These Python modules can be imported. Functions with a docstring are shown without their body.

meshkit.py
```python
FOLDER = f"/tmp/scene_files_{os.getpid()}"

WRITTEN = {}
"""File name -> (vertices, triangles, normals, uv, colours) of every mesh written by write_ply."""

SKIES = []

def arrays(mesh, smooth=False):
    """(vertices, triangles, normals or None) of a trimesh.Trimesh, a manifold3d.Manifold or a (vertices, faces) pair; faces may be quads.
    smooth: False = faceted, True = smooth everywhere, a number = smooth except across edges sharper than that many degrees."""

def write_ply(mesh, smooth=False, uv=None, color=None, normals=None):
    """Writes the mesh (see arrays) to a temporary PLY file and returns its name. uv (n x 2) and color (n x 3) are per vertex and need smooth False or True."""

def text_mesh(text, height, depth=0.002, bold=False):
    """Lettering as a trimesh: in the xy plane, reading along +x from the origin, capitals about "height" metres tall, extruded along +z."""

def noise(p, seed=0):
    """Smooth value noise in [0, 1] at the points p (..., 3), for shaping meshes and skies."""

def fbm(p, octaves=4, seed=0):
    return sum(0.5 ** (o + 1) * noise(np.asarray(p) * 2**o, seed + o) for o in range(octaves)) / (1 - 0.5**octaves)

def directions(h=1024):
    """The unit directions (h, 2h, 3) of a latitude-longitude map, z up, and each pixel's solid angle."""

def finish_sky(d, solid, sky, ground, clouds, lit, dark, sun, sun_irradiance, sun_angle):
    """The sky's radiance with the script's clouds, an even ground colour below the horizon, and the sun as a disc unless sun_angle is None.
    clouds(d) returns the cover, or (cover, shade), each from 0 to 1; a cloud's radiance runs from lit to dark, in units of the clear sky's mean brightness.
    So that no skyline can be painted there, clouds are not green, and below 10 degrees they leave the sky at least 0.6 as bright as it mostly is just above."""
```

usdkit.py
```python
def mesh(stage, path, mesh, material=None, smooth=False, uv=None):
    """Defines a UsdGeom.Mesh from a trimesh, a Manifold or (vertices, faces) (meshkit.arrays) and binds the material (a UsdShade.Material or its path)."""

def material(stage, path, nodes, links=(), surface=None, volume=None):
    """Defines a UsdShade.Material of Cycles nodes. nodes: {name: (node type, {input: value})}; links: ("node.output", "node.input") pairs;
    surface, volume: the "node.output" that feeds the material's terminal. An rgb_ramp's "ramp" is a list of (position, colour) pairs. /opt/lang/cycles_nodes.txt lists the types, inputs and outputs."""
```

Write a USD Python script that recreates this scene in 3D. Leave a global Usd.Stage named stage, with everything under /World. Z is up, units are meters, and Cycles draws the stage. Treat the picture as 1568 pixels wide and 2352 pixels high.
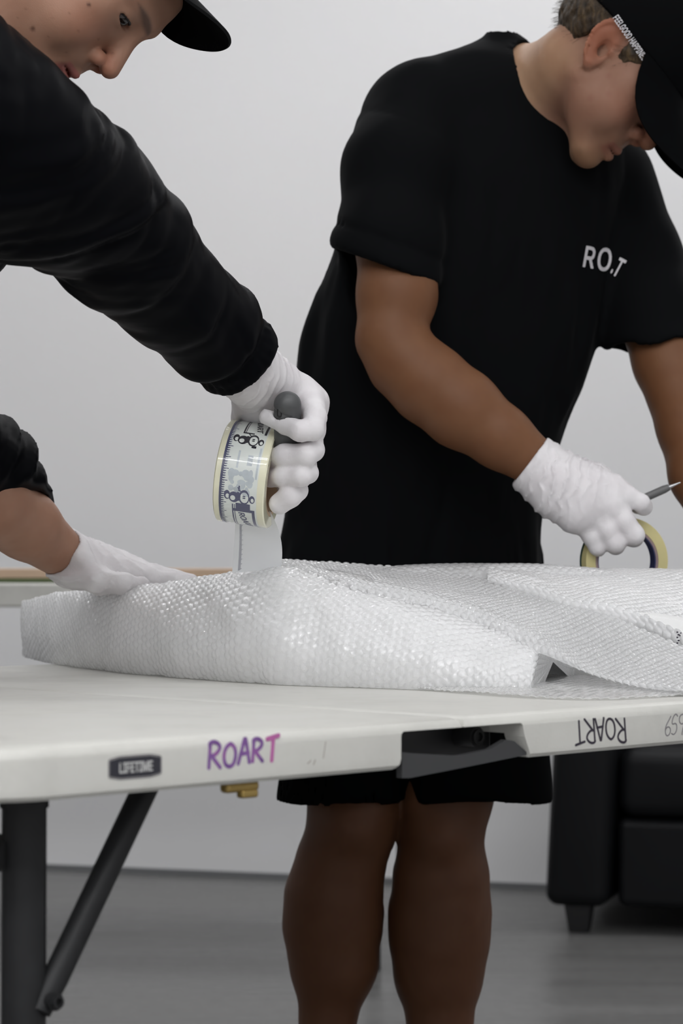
import math, random
import numpy as np
import trimesh, manifold3d, shapely
from shapely.geometry import Polygon, LineString, Point, box as sbox
from shapely.ops import unary_union
from scipy.interpolate import CubicSpline
import usdkit, meshkit
from pxr import Usd, UsdGeom, UsdLux, UsdShade, Gf, Sdf, Vt

rng = np.random.default_rng(7)
stage = Usd.Stage.CreateInMemory()
UsdGeom.SetStageUpAxis(stage, "Z")
UsdGeom.SetStageMetersPerUnit(stage, 1.0)
UsdGeom.Xform.Define(stage, "/World")
UsdGeom.Scope.Define(stage, "/World/Looks")

# ------------------------------------------------------------------ camera
FPX, CAM_Z, HORIZON = 5227.0, 0.860, 1300.0
PITCH = math.atan((HORIZON - 1176.0) / FPX)
cam = UsdGeom.Camera.Define(stage, "/World/camera")
cam.CreateHorizontalApertureAttr(24.0)
cam.CreateVerticalApertureAttr(36.0)
cam.CreateFocalLengthAttr(FPX * 24.0 / 1568.0)
cam.CreateFStopAttr(9.0)
cam.CreateFocusDistanceAttr(2.30)
cam.CreateExposureAttr(0.0)
cam.CreateClippingRangeAttr(Gf.Vec2f(0.05, 100.0))
cam.AddTranslateOp().Set(Gf.Vec3d(0, 0, CAM_Z))
cam.AddRotateXOp().Set(90.0 + math.degrees(PITCH))

# ------------------------------------------------------------------ lamps: rows of linear ceiling lamps
LAMP = 10.6
n_lamp = 0
for ly, lk in ((-2.6, 2.4), (-0.8, 2.1), (1.2, 0.70), (3.0, 0.36), (5.05, 1.24)):
    for lx in (-1.46, 1.46):
        for dy in (-0.16, 0.16):
            n_lamp += 1
            lamp = UsdLux.RectLight.Define(stage, f"/World/linear_lamp_{n_lamp:03d}")
            lamp.CreateWidthAttr(2.9); lamp.CreateHeightAttr(0.13)
            lamp.CreateIntensityAttr(LAMP * lk)
            lamp.CreateColorAttr(Gf.Vec3f(0.985, 0.985, 1.0))
            lamp.AddTranslateOp().Set(Gf.Vec3d(lx, ly + dy, 3.32))

# ------------------------------------------------------------------ helpers
SP, CP = math.sin(PITCH), math.cos(PITCH)


def P(px, py, D):
    """the world point that stands D metres in front of the camera, seen at that place of the photograph"""
    u, v = (px - 784.0) / FPX, (1176.0 - py) / FPX
    d = np.array([u, CP - v * SP, SP + v * CP])
    return np.array([0, 0, CAM_Z]) + d * (D / d[1])


def T(px, py, z=0.74):
    u, v = (px - 784.0) / FPX, (1176.0 - py) / FPX
    d = np.array([u, CP - v * SP, SP + v * CP])
    return np.array([0, 0, CAM_Z]) + d * ((z - CAM_Z) / d[2])


def mm(px, D):
    return px * D / FPX


_taken = {}


def numbered(parent, name):
    key = f"{parent}/{name}"
    n = _taken.get(key, 0)
    _taken[key] = n + 1
    return key if n == 0 else f"{key}_{n:03d}"


def ppath(parent):
    return "/World" if parent is None else (parent if isinstance(parent, str) else str(parent.GetPath()))


def tag(prim, label=None, category=None, group=None, kind=None):
    prim = prim.GetPrim() if hasattr(prim, "GetPrim") else prim
    for k, v in (("label", label), ("category", category), ("group", group), ("kind", kind)):
        if v:
            prim.SetCustomDataByKey(k, v)
    return prim


def thing(name, label, category, loc=(0, 0, 0), rotz=0.0, group=None):
    x = UsdGeom.Xform.Define(stage, numbered("/World", name))
    x.AddTranslateOp().Set(Gf.Vec3d(*map(float, loc)))
    x.AddRotateZOp().Set(math.degrees(rotz))
    BASE[str(x.GetPath())] = (np.array(loc, float), rotz)
    return tag(x, label, category, group)


BASE = {}


def to_local(path, v):
    """world vertices into the frame of the thing at the top of the path"""
    top = "/" + "/".join(path.split("/")[1:3])
    if top not in BASE:
        return v
    loc, rz = BASE[top]
    c, s = math.cos(-rz), math.sin(-rz)
    v = v - loc
    return np.stack([v[:, 0] * c - v[:, 1] * s, v[:, 0] * s + v[:, 1] * c, v[:, 2]], 1)


def obj(name, mesh, material, parent=None, smooth=35, world=False, tint=None, label=None):
    """one Mesh prim; world=True: the vertices are world ones and are moved into the frame of the thing"""
    path = numbered(ppath(parent), name)
    if world:
        v, f, _ = meshkit.arrays(mesh)
        mesh = trimesh.Trimesh(to_local(path, v), f, process=False)
    m = usdkit.mesh(stage, path, mesh, material, smooth=smooth)
    if tint is not None:
        UsdGeom.PrimvarsAPI(m).CreatePrimvar("tint", Sdf.ValueTypeNames.Color3fArray, "vertex").Set(Vt.Vec3fArray.FromNumpy(np.asarray(tint, np.float32)))
    if label:
        m.GetPrim().SetCustomDataByKey("label", label)
    return m.GetPrim()


def mat(name, nodes, links=(), surface="p.BSDF", volume=None):
    return usdkit.material(stage, "/World/Looks/" + name, nodes, links, surface=surface, volume=volume)


def plain(name, color, rough=0.5, noise=None, bump=None, **kw):
    """principled look with optional noise of tone (scale, amount) and fine relief (scale, strength, distance)"""
    nodes = {"p": ("principled_bsdf", {"base_color": color, "roughness": rough, **kw}), "tc": ("texture_coordinate", {})}
    links = []
    if noise:
        nodes["n"] = ("noise_texture", {"scale": noise[0], "detail": 4.0})
        lo, hi = [c * (1 - noise[1]) for c in color], [min(1, c * (1 + noise[1])) for c in color]
        nodes["r"] = ("rgb_ramp", {"ramp": [(0.3, lo), (0.7, hi)]})
        links += [("tc.object", "n.vector"), ("n.fac", "r.fac"), ("r.color", "p.base_color")]
    if bump:
        nodes["bn"] = ("noise_texture", {"scale": bump[0], "detail": 5.0})
        nodes["b"] = ("bump", {"strength": bump[1], "distance": bump[2]})
        links += [("tc.object", "bn.vector"), ("bn.fac", "b.height"), ("b.normal", "p.normal")]
    return mat(name, nodes, links)


# ---- solids
def rbox(size, r=0.01, seg=3):
    """box with rounded edges, centred at the origin"""
    s = np.array(size) / 2 - r
    ball = manifold3d.Manifold.sphere(r, 8 * seg)
    parts = [ball.translate([sx * s[0], sy * s[1], sz * s[2]]) for sx in (-1, 1) for sy in (-1, 1) for sz in (-1, 1)]
    return tm(manifold3d.Manifold.batch_hull(parts))


def tm(man):
    m = man.to_mesh()
    return trimesh.Trimesh(m.vert_properties[:, :3], m.tri_verts, process=False)


def moved(m, loc=(0, 0, 0), R=None):
    m = m.copy()
    if R is not None:
        Q = np.eye(4); Q[:3, :3] = R
        m.apply_transform(Q)
    m.apply_translation(loc)
    return m


def rot(axis, deg):
    return trimesh.transformations.rotation_matrix(math.radians(deg), axis)[:3, :3]


def cat(*ms):
    return trimesh.util.concatenate([m for m in ms])


def tube(points, radius, seg=14, cap=True, flat=None):
    """round tube through the points; flat = (unit vector, factor) squeezes the section along that vector"""
    pts = np.array(points, float)
    rad = np.broadcast_to(np.asarray(radius, float), len(pts))
    t = np.gradient(pts, axis=0); t /= np.linalg.norm(t, axis=1, keepdims=True)
    ref = np.array([0, 0, 1.0]) if abs(t[0, 2]) < 0.9 else np.array([1.0, 0, 0])
    rings = []
    a = np.cross(t[0], ref); a /= np.linalg.norm(a)
    for i in range(len(pts)):
        a = a - t[i] * (a @ t[i]); a /= np.linalg.norm(a)
        b = np.cross(t[i], a)
        th = np.linspace(0, 2 * np.pi, seg, endpoint=False)
        off = rad[i] * (np.cos(th)[:, None] * a + np.sin(th)[:, None] * b)
        if flat is not None:
            n = np.asarray(flat[0], float)
            off = off - (1 - flat[1]) * (off @ n)[:, None] * n
        rings.append(pts[i] + off)
    v = np.vstack(rings)
    f = []
    for i in range(len(pts) - 1):
        for j in range(seg):
            k = (j + 1) % seg
            f.append([i * seg + j, i * seg + k, (i + 1) * seg + k]); f.append([i * seg + j, (i + 1) * seg + k, (i + 1) * seg + j])
    if cap:
        v = np.vstack([v, pts[0], pts[-1]])
        n0, n1 = len(v) - 2, len(v) - 1
        for j in range(seg):
            k = (j + 1) % seg
            f.append([n0, k, j]); f.append([n1, (len(pts) - 1) * seg + j, (len(pts) - 1) * seg + k])
    m = trimesh.Trimesh(v, f, process=False)
    return m


def curve(points, n):
    p = np.array(points, float)
    s = np.r_[0, np.cumsum(np.linalg.norm(np.diff(p, axis=0), axis=1))]
    return CubicSpline(s, p)(np.linspace(0, s[-1], n))


def extrude(poly, h):
    polys = getattr(poly, "geoms", [poly])
    return cat(*[trimesh.creation.extrude_polygon(g, h, engine="earcut") for g in polys if g.area > 1e-10])


def layered(levels):
    """solid from outlines of equal vertex count: [(outline n x 2, z)]"""
    n = len(levels[0][0])
    o0 = np.asarray(levels[0][0], float)
    if np.sum(o0[:, 0] * np.roll(o0[:, 1], -1) - np.roll(o0[:, 0], -1) * o0[:, 1]) < 0:
        levels = [(np.asarray(o)[::-1], z) for o, z in levels]
    v = np.vstack([np.c_[o, np.full(n, z)] for o, z in levels])
    f = []
    for i in range(len(levels) - 1):
        for j in range(n):
            k = (j + 1) % n
            f += [[i * n + j, i * n + k, (i + 1) * n + k], [i * n + j, (i + 1) * n + k, (i + 1) * n + j]]
    import mapbox_earcut
    tri = mapbox_earcut.triangulate_float64(np.ascontiguousarray(levels[0][0]), np.array([n], np.uint32)).reshape(-1, 3)
    a, b, c = (np.asarray(levels[0][0])[tri[0, q]] for q in range(3))
    if (b[0] - a[0]) * (c[1] - a[1]) - (b[1] - a[1]) * (c[0] - a[0]) < 0:
        tri = tri[:, ::-1]
    f += [list(t[::-1]) for t in tri] + [list(t + n * (len(levels) - 1)) for t in tri]
    m = trimesh.Trimesh(v, f, process=False)
    if m.volume < 0:
        m.invert()
    return m


# ---- smooth bodies from distance fields
def ell(p, c, r):
    q = (p - c) / r
    k0 = np.linalg.norm(q, axis=1); k1 = np.linalg.norm(q / r, axis=1)
    return k0 * (k0 - 1) / np.maximum(k1, 1e-9)


def ball(p, c, r):
    return np.linalg.norm(p - c, axis=1) - r


def cone(p, a, b, ra, rb):
    a = np.asarray(a, float); b = np.asarray(b, float)
    ab = b - a
    t = np.clip((p - a) @ ab / max(ab @ ab, 1e-12), 0, 1)
    return np.linalg.norm(p - a - t[:, None] * ab, axis=1) - (ra + (rb - ra) * t)


def smin(a, b, k):
    h = np.maximum(k - np.abs(a - b), 0) / k
    return np.minimum(a, b) - h * h * k * 0.25


def smax(a, b, k):
    return -smin(-a, -b, k)


def chain(p, pts, rad, k=0.01):
    d = None
    for i in range(len(pts) - 1):
        e = cone(p, pts[i], pts[i + 1], rad[i], rad[i + 1])
        d = e if d is None else smin(d, e, k)
    return d


def seg_t(p, a, b):
    ab = np.asarray(b) - a
    return np.clip((p - a) @ ab / (ab @ ab), 0, 1)


def nets(f, xs, ys, zs, stride=4, slack=0.0):
    """surface nets over a rectilinear grid, evaluating f only near the surface"""
    n = [len(a) for a in (xs, ys, zs)]
    n = [((m - 1) // stride) * stride + 1 for m in n]
    xs, ys, zs = xs[: n[0]], ys[: n[1]], zs[: n[2]]
    ax = [xs, ys, zs]
    cs = [a[::stride] for a in ax]
    g = np.stack(np.meshgrid(*cs, indexing="ij"), -1).reshape(-1, 3)
    dc = f(g).reshape([len(c) for c in cs])
    step = max(np.diff(c).max() for c in cs)
    near = np.abs(dc) < step * 1.15 + slack
    cell = np.zeros([len(c) - 1 for c in cs], bool)
    for i, j, k in np.ndindex(2, 2, 2):
        cell |= near[i : i + cell.shape[0], j : j + cell.shape[1], k : k + cell.shape[2]]
    full = np.repeat(np.repeat(np.repeat(dc[:-1, :-1, :-1], stride, 0), stride, 1), stride, 2)
    D = np.full(n, 1.0, np.float32)
    D[:-1, :-1, :-1] = full
    mask = np.zeros(n, bool)
    mc = np.repeat(np.repeat(np.repeat(cell, stride, 0), stride, 1), stride, 2)
    for i, j, k in np.ndindex(2, 2, 2):
        mask[i : i + mc.shape[0], j : j + mc.shape[1], k : k + mc.shape[2]] |= mc
    idx = np.argwhere(mask)
    out = np.empty(len(idx), np.float32)
    for s in range(0, len(idx), 400000):
        q = idx[s : s + 400000]
        out[s : s + 400000] = f(np.stack([xs[q[:, 0]], ys[q[:, 1]], zs[q[:, 2]]], 1))
    D[mask] = out
    S = D < 0
    m = [k - 1 for k in n]
    cnt = np.zeros(m, np.int8)
    for i, j, k in np.ndindex(2, 2, 2):
        cnt += S[i : i + m[0], j : j + m[1], k : k + m[2]]
    act = (cnt > 0) & (cnt < 8)
    cells = np.argwhere(act)
    ids = np.full(m, -1, np.int32); ids[act] = np.arange(len(cells))
    acc = np.zeros((len(cells), 3)); num = np.zeros(len(cells))
    corner = {c: D[cells[:, 0] + c[0], cells[:, 1] + c[1], cells[:, 2] + c[2]] for c in np.ndindex(2, 2, 2)}
    for a in range(3):
        for c in np.ndindex(2, 2, 2):
            if c[a]:
                continue
            e = list(c); e[a] = 1; e = tuple(e)
            d0, d1 = corner[c], corner[e]
            hit = (d0 < 0) != (d1 < 0)
            t = np.where(hit, d0 / np.where(hit, d0 - d1, 1), 0)
            pos = np.tile(np.array(c, float), (len(cells), 1)); pos[:, a] = t
            acc[hit] += pos[hit]; num += hit
    loc = acc / np.maximum(num, 1)[:, None]
    v = np.stack([ax[a][cells[:, a]] + loc[:, a] * (ax[a][cells[:, a] + 1] - ax[a][cells[:, a]]) for a in range(3)], 1)
    faces = []
    for a in range(3):
        b, c = (a + 1) % 3, (a + 2) % 3
        lo = [slice(None)] * 3; hi = [slice(None)] * 3
        lo[a] = slice(0, -1); hi[a] = slice(1, None)
        for q in (b, c):
            lo[q] = slice(1, -1); hi[q] = slice(1, -1)
        s0, s1 = S[tuple(lo)], S[tuple(hi)]
        e = np.argwhere(s0 != s1)
        inside0 = s0[s0 != s1]
        e[:, b] += 1; e[:, c] += 1
        def at(db, dc_):
            w = e.copy(); w[:, b] += db; w[:, c] += dc_
            return ids[w[:, 0], w[:, 1], w[:, 2]]
        q = np.stack([at(-1, -1), at(0, -1), at(0, 0), at(-1, 0)], 1)
        q[~inside0] = q[~inside0][:, ::-1]
        faces.append(q)
    q = np.vstack(faces)
    q = q[(q >= 0).all(1)]
    f_ = np.vstack([q[:, [0, 1, 2]], q[:, [0, 2, 3]]])
    return trimesh.Trimesh(v, f_, process=False)


def grid(lo, hi, h):
    return [np.arange(lo[i], hi[i] + h, h) for i in range(3)]


def fine(lo, hi, h, a, b, hf):
    """axis samples from lo to hi, step h, and hf between a and b"""
    return np.concatenate([np.arange(lo, a, h), np.arange(max(a, lo), min(b, hi), hf), np.arange(b, hi + h, h)]) if b < hi else np.concatenate([np.arange(lo, a, h), np.arange(max(a, lo), hi + hf, hf)])


def relax(m, n=4, lam=0.5, mu=-0.52):
    """light smoothing that keeps the volume"""
    from scipy.sparse import coo_matrix, diags
    e = np.vstack([m.faces[:, [0, 1]], m.faces[:, [1, 2]], m.faces[:, [2, 0]]])
    N = len(m.vertices)
    A = coo_matrix((np.ones(2 * len(e)), (np.r_[e[:, 0], e[:, 1]], np.r_[e[:, 1], e[:, 0]])), (N, N)).tocsr()
    A.data[:] = 1.0
    deg = np.asarray(A.sum(1)).ravel()
    ok = (deg > 2)[:, None]
    W = diags(1 / np.maximum(deg, 1)) @ A
    v = np.array(m.vertices)
    for _ in range(n):
        for k in (lam, mu):
            v = v + k * np.where(ok, W @ v - v, 0)
    return trimesh.Trimesh(v, m.faces, process=False)


# ---- writing
STROKES = {
    "R": [[(0, 0), (0.02, 1)], [(0.0, 0.97), (0.35, 1.02), (0.55, 0.82), (0.42, 0.6), (0.05, 0.5)], [(0.1, 0.5), (0.62, -0.02)]],
    "O": [[(0.35, 1), (0.08, 0.8), (0.0, 0.4), (0.18, 0.05), (0.45, 0.02), (0.66, 0.35), (0.6, 0.8), (0.35, 1)]],
    "A": [[(0, 0), (0.3, 1), (0.36, 1), (0.62, 0.02)], [(0.1, 0.38), (0.54, 0.42)]],
    "T": [[(-0.02, 0.93), (0.62, 1.05)], [(0.32, 1.0), (0.28, 0)]],
    "6": [[(0.42, 1), (0.12, 0.6), (0.03, 0.25), (0.2, 0), (0.42, 0.1), (0.42, 0.38), (0.2, 0.45), (0.05, 0.3)]],
    "5": [[(0.5, 1), (0.12, 0.97), (0.08, 0.58), (0.35, 0.6), (0.5, 0.33), (0.35, 0.03), (0.05, 0.05)]],
    "9": [[(0.45, 0.7), (0.25, 0.52), (0.05, 0.68), (0.12, 0.95), (0.35, 0.98), (0.45, 0.7), (0.36, 0)]],
}


def scribble(text, h, w, gap=0.28, lean=0.06, seed=1, ups=None):
    """hand lettering: union of pen strokes of width w, capitals h tall, reading along +x from the origin"""
    r = np.random.default_rng(seed)
    x, out = 0.0, []
    for i, ch in enumerate(text):
        dy = (ups[i] if ups else r.uniform(-0.05, 0.05))
        sc = r.uniform(0.92, 1.06)
        wide = 0.0
        for s in STROKES[ch]:
            pts = np.array(s) * sc
            wide = max(wide, pts[:, 0].max())
            if len(pts) > 4:
                pts = curve(pts, 24)
            pts = np.c_[pts[:, 0] + lean * pts[:, 1] + x, pts[:, 1] + dy] * h
            out.append(LineString(pts).buffer(w / 2, quad_segs=5))
        x += wide + gap
    return unary_union(out)


def text_poly(text, height, bold=False):
    """outline of type as flat triangles (no thickness)"""
    m = meshkit.text_mesh(text, height, depth=0.001, bold=bold)
    return m


def wrap_sheet(m2, fn, edge=0.004):
    """subdivides the flat mesh and bends it: fn maps (x, y, z) rows to world"""
    v, f = trimesh.remesh.subdivide_to_size(m2.vertices, m2.faces, edge, max_iter=12)
    return trimesh.Trimesh(fn(v), f, process=False)


# ------------------------------------------------------------------ materials
M_WALL = plain("wall_paint", (0.80, 0.80, 0.805), 0.85, noise=(1.2, 0.012), bump=(240.0, 0.05, 0.001))
M_DIM = plain("dim_wall_paint", (0.78, 0.78, 0.785), 0.9)
M_CEIL = plain("ceiling_paint", (0.78, 0.78, 0.78), 0.9)
M_FLOOR = mat("polished_concrete", {
    "tc": ("texture_coordinate", {}), "mp": ("mapping", {"scale": (0.5, 2.2, 1.0)}), "n": ("noise_texture", {"scale": 1.6, "detail": 6.0, "roughness": 0.55}),
    "n2": ("noise_texture", {"scale": 38.0, "detail": 5.0}), "r": ("rgb_ramp", {"ramp": [(0.25, (0.118, 0.117, 0.115)), (0.55, (0.148, 0.147, 0.144)), (0.8, (0.178, 0.176, 0.173))]}),
    "r2": ("rgb_ramp", {"ramp": [(0.3, (0.90, 0.90, 0.90)), (0.7, (1.06, 1.06, 1.06))]}), "mx": ("mix", {"mix_type": "multiply", "fac": 1.0}),
    "rr": ("map_range", {"from_min": 0.3, "from_max": 0.7, "to_min": 0.22, "to_max": 0.4}), "p": ("principled_bsdf", {"specular_ior_level": 0.45})},
    [("tc.object", "mp.vector"), ("mp.vector", "n.vector"), ("tc.object", "n2.vector"), ("n.fac", "r.fac"), ("n2.fac", "r2.fac"), ("r.color", "mx.color1"), ("r2.color", "mx.color2"),
     ("mx.color", "p.base_color"), ("n.fac", "rr.value"), ("rr.result", "p.roughness")])
M_GAPSHADE = plain("shadow_gap_shade", (0.16, 0.165, 0.17), 0.6)
M_TABLE = mat("moulded_white_plastic", {
    "tc": ("texture_coordinate", {}), "n": ("noise_texture", {"scale": 9.0, "detail": 6.0, "roughness": 0.65}), "r": ("rgb_ramp", {"ramp": [(0.25, (0.54, 0.535, 0.50)), (0.5, (0.62, 0.615, 0.575)), (0.75, (0.645, 0.64, 0.605))]}),
    "mp": ("mapping", {"scale": (1.0, 9.0, 1.0)}), "n3": ("noise_texture", {"scale": 6.0, "detail": 3.0}), "b": ("bump", {"strength": 0.12, "distance": 0.001}),
    "bn": ("noise_texture", {"scale": 500.0, "detail": 3.0}), "p": ("principled_bsdf", {"roughness": 0.42, "specular_ior_level": 0.4})},
    [("tc.object", "n.vector"), ("n.fac", "r.fac"), ("r.color", "p.base_color"), ("tc.object", "bn.vector"), ("bn.fac", "b.height"), ("b.normal", "p.normal")])
M_STEEL = plain("dark_grey_painted_steel", (0.020, 0.0205, 0.0215), 0.45, noise=(30, 0.15), specular_ior_level=0.25)
M_BLACKPL = plain("black_plastic", (0.012, 0.012, 0.013), 0.4)
M_STRAP = plain("charcoal_rubber", (0.042, 0.043, 0.045), 0.55)
M_BRASS = plain("brass_fitting", (0.36, 0.25, 0.08), 0.4, metallic=0.6)
M_PURPLE = mat("purple_marker", {"tc": ("texture_coordinate", {}), "n": ("noise_texture", {"scale": 60.0, "detail": 3.0}), "r": ("rgb_ramp", {"ramp": [(0.3, (0.115, 0.045, 0.20)), (0.55, (0.22, 0.10, 0.32)), (0.75, (0.36, 0.10, 0.33))]}), "p": ("principled_bsdf", {"roughness": 0.5})},
    [("tc.object", "n.vector"), ("n.fac", "r.fac"), ("r.color", "p.base_color")])
M_PINK = plain("pink_marker", (0.48, 0.13, 0.36), 0.5)
M_INK = plain("black_marker", (0.022, 0.016, 0.030), 0.5)
M_GREYINK = plain("faint_grey_pen", (0.20, 0.19, 0.20), 0.5)
M_BADGE = plain("badge_ink", (0.025, 0.025, 0.035), 0.4)
M_BADGETX = plain("badge_lettering", (0.55, 0.55, 0.54), 0.4)
M_SCUFF = plain("scuff_mark", (0.40, 0.37, 0.34), 0.6)
M_BUBBLE = mat("bubble_film", {
    "tc": ("texture_coordinate", {}), "n": ("noise_texture", {"scale": 22.0, "detail": 4.0}), "r": ("rgb_ramp", {"ramp": [(0.3, (0.80, 0.805, 0.805)), (0.7, (0.90, 0.90, 0.905))]}),
    "bn": ("noise_texture", {"scale": 150.0, "detail": 3.0, "distortion": 1.5}), "b": ("bump", {"strength": 0.5, "distance": 0.0012}),
    "p": ("principled_bsdf", {"roughness": 0.38, "ior": 1.5, "specular_ior_level": 0.45, "coat_weight": 0.9, "coat_roughness": 0.07, "subsurface_weight": 0.6, "subsurface_radius": (1.0, 1.0, 1.0), "subsurface_scale": 0.025})},
    [("tc.object", "n.vector"), ("n.fac", "r.fac"), ("r.color", "p.base_color"), ("tc.object", "bn.vector"), ("bn.fac", "b.height"), ("b.normal", "p.normal"), ("b.normal", "p.coat_normal")])
M_PAPER = plain("white_paper", (0.82, 0.82, 0.82), 0.7)
M_FOAM = plain("white_foam", (0.80, 0.80, 0.79), 0.7, noise=(40, 0.02))
M_TAN = plain("raw_cardboard", (0.58, 0.42, 0.30), 0.8, noise=(12, 0.06))
M_GREEN = plain("green_cutting_mat", (0.07, 0.10, 0.035), 0.7)
M_LEATHER = plain("black_leather", (0.0075, 0.008, 0.009), 0.42, bump=(160.0, 0.35, 0.002), specular_ior_level=0.16)
M_SKIN = mat("skin", {
    "a": ("attribute", {"attribute": "tint"}), "tc": ("texture_coordinate", {}), "n": ("noise_texture", {"scale": 34.0, "detail": 5.0}), "r": ("rgb_ramp", {"ramp": [(0.3, (0.93, 0.88, 0.86)), (0.7, (1.05, 1.05, 1.05))]}),
    "mx": ("mix", {"mix_type": "multiply", "fac": 1.0}), "bn": ("noise_texture", {"scale": 900.0, "detail": 2.0}), "b": ("bump", {"strength": 0.12, "distance": 0.0006}),
    "p": ("principled_bsdf", {"roughness": 0.50, "specular_ior_level": 0.22, "subsurface_weight": 0.12, "subsurface_radius": (1.0, 0.35, 0.2), "subsurface_scale": 0.004})},
    [("a.color", "mx.color1"), ("tc.object", "n.vector"), ("n.fac", "r.fac"), ("r.color", "mx.color2"), ("mx.color", "p.base_color"), ("tc.object", "bn.vector"), ("bn.fac", "b.height"), ("b.normal", "p.normal")])
M_EYE = mat("eyeball", {"a": ("attribute", {"attribute": "tint"}), "p": ("principled_bsdf", {"roughness": 0.12})}, [("a.color", "p.base_color")])
M_LASH = plain("dark_lashes", (0.010, 0.008, 0.008), 0.6)
M_HAIR = mat("brown_hair", {"tc": ("texture_coordinate", {}), "mp": ("mapping", {"scale": (1.0, 1.0, 0.25)}), "n": ("noise_texture", {"scale": 170.0, "detail": 4.0}), "r": ("rgb_ramp", {"ramp": [(0.3, (0.012, 0.008, 0.005)), (0.55, (0.05, 0.031, 0.015)), (0.78, (0.15, 0.095, 0.042))]}),
    "b": ("bump", {"strength": 0.8, "distance": 0.003}), "p": ("principled_bsdf", {"roughness": 0.5, "specular_ior_level": 0.3})},
    [("tc.object", "mp.vector"), ("mp.vector", "n.vector"), ("n.fac", "r.fac"), ("r.color", "p.base_color"), ("n.fac", "b.height"), ("b.normal", "p.normal")])
M_HAIRBLACK = plain("black_hair", (0.010, 0.008, 0.007), 0.5, noise=(160, 0.5), bump=(170.0, 0.8, 0.003))
M_NYLON = plain("black_nylon", (0.0030, 0.0032, 0.0042), 0.42, bump=(60.0, 0.10, 0.002), specular_ior_level=0.024)
M_COTTON = plain("black_cotton", (0.0040, 0.0044, 0.0050), 0.8, bump=(300.0, 0.15, 0.001), specular_ior_level=0.04, sheen_weight=0.022, sheen_roughness=0.35)
M_SHORTS = plain("black_twill", (0.0025, 0.0028, 0.0030), 0.85, specular_ior_level=0.02)
M_CAP = plain("black_cap_cloth", (0.0030, 0.0032, 0.0036), 0.75, bump=(420.0, 0.3, 0.001), specular_ior_level=0.03)
M_CAPTOP = plain("charcoal_cap_cloth", (0.011, 0.0115, 0.012), 0.75, bump=(420.0, 0.3, 0.001), specular_ior_level=0.05)
M_WHITEPRINT = plain("white_print", (0.66, 0.64, 0.66), 0.7)
M_STICKER = plain("grey_sticker", (0.42, 0.42, 0.43), 0.5)
M_GLOVE = mat("latex_glove", {
    "tc": ("texture_coordinate", {}), "n": ("noise_texture", {"scale": 20.0, "detail": 3.0, "distortion": 1.0}), "r": ("rgb_ramp", {"ramp": [(0.3, (0.68, 0.65, 0.665)), (0.7, (0.79, 0.77, 0.78))]}),
    "w": ("noise_texture", {"scale": 60.0, "detail": 3.0, "distortion": 2.5}), "b": ("bump", {"strength": 0.25, "distance": 0.0014}),
    "p": ("principled_bsdf", {"roughness": 0.45, "specular_ior_level": 0.4, "subsurface_weight": 0.12, "subsurface_radius": (1.0, 0.85, 0.85), "subsurface_scale": 0.003})},
    [("tc.object", "n.vector"), ("n.fac", "r.fac"), ("r.color", "p.base_color"), ("tc.object", "w.vector"), ("w.fac", "b.height"), ("b.normal", "p.normal")])
M_TAPE = plain("clear_packing_tape", (0.84, 0.82, 0.62), 0.25, noise=(14, 0.03), coat_weight=0.8, coat_roughness=0.03)
M_TAPEWIN = plain("tape_print_window", (0.76, 0.80, 0.765), 0.25, coat_weight=0.8, coat_roughness=0.03)
M_FAINT = plain("tape_print_faint", (0.54, 0.595, 0.63), 0.25, noise=(60, 0.15), coat_weight=0.8, coat_roughness=0.03)
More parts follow.
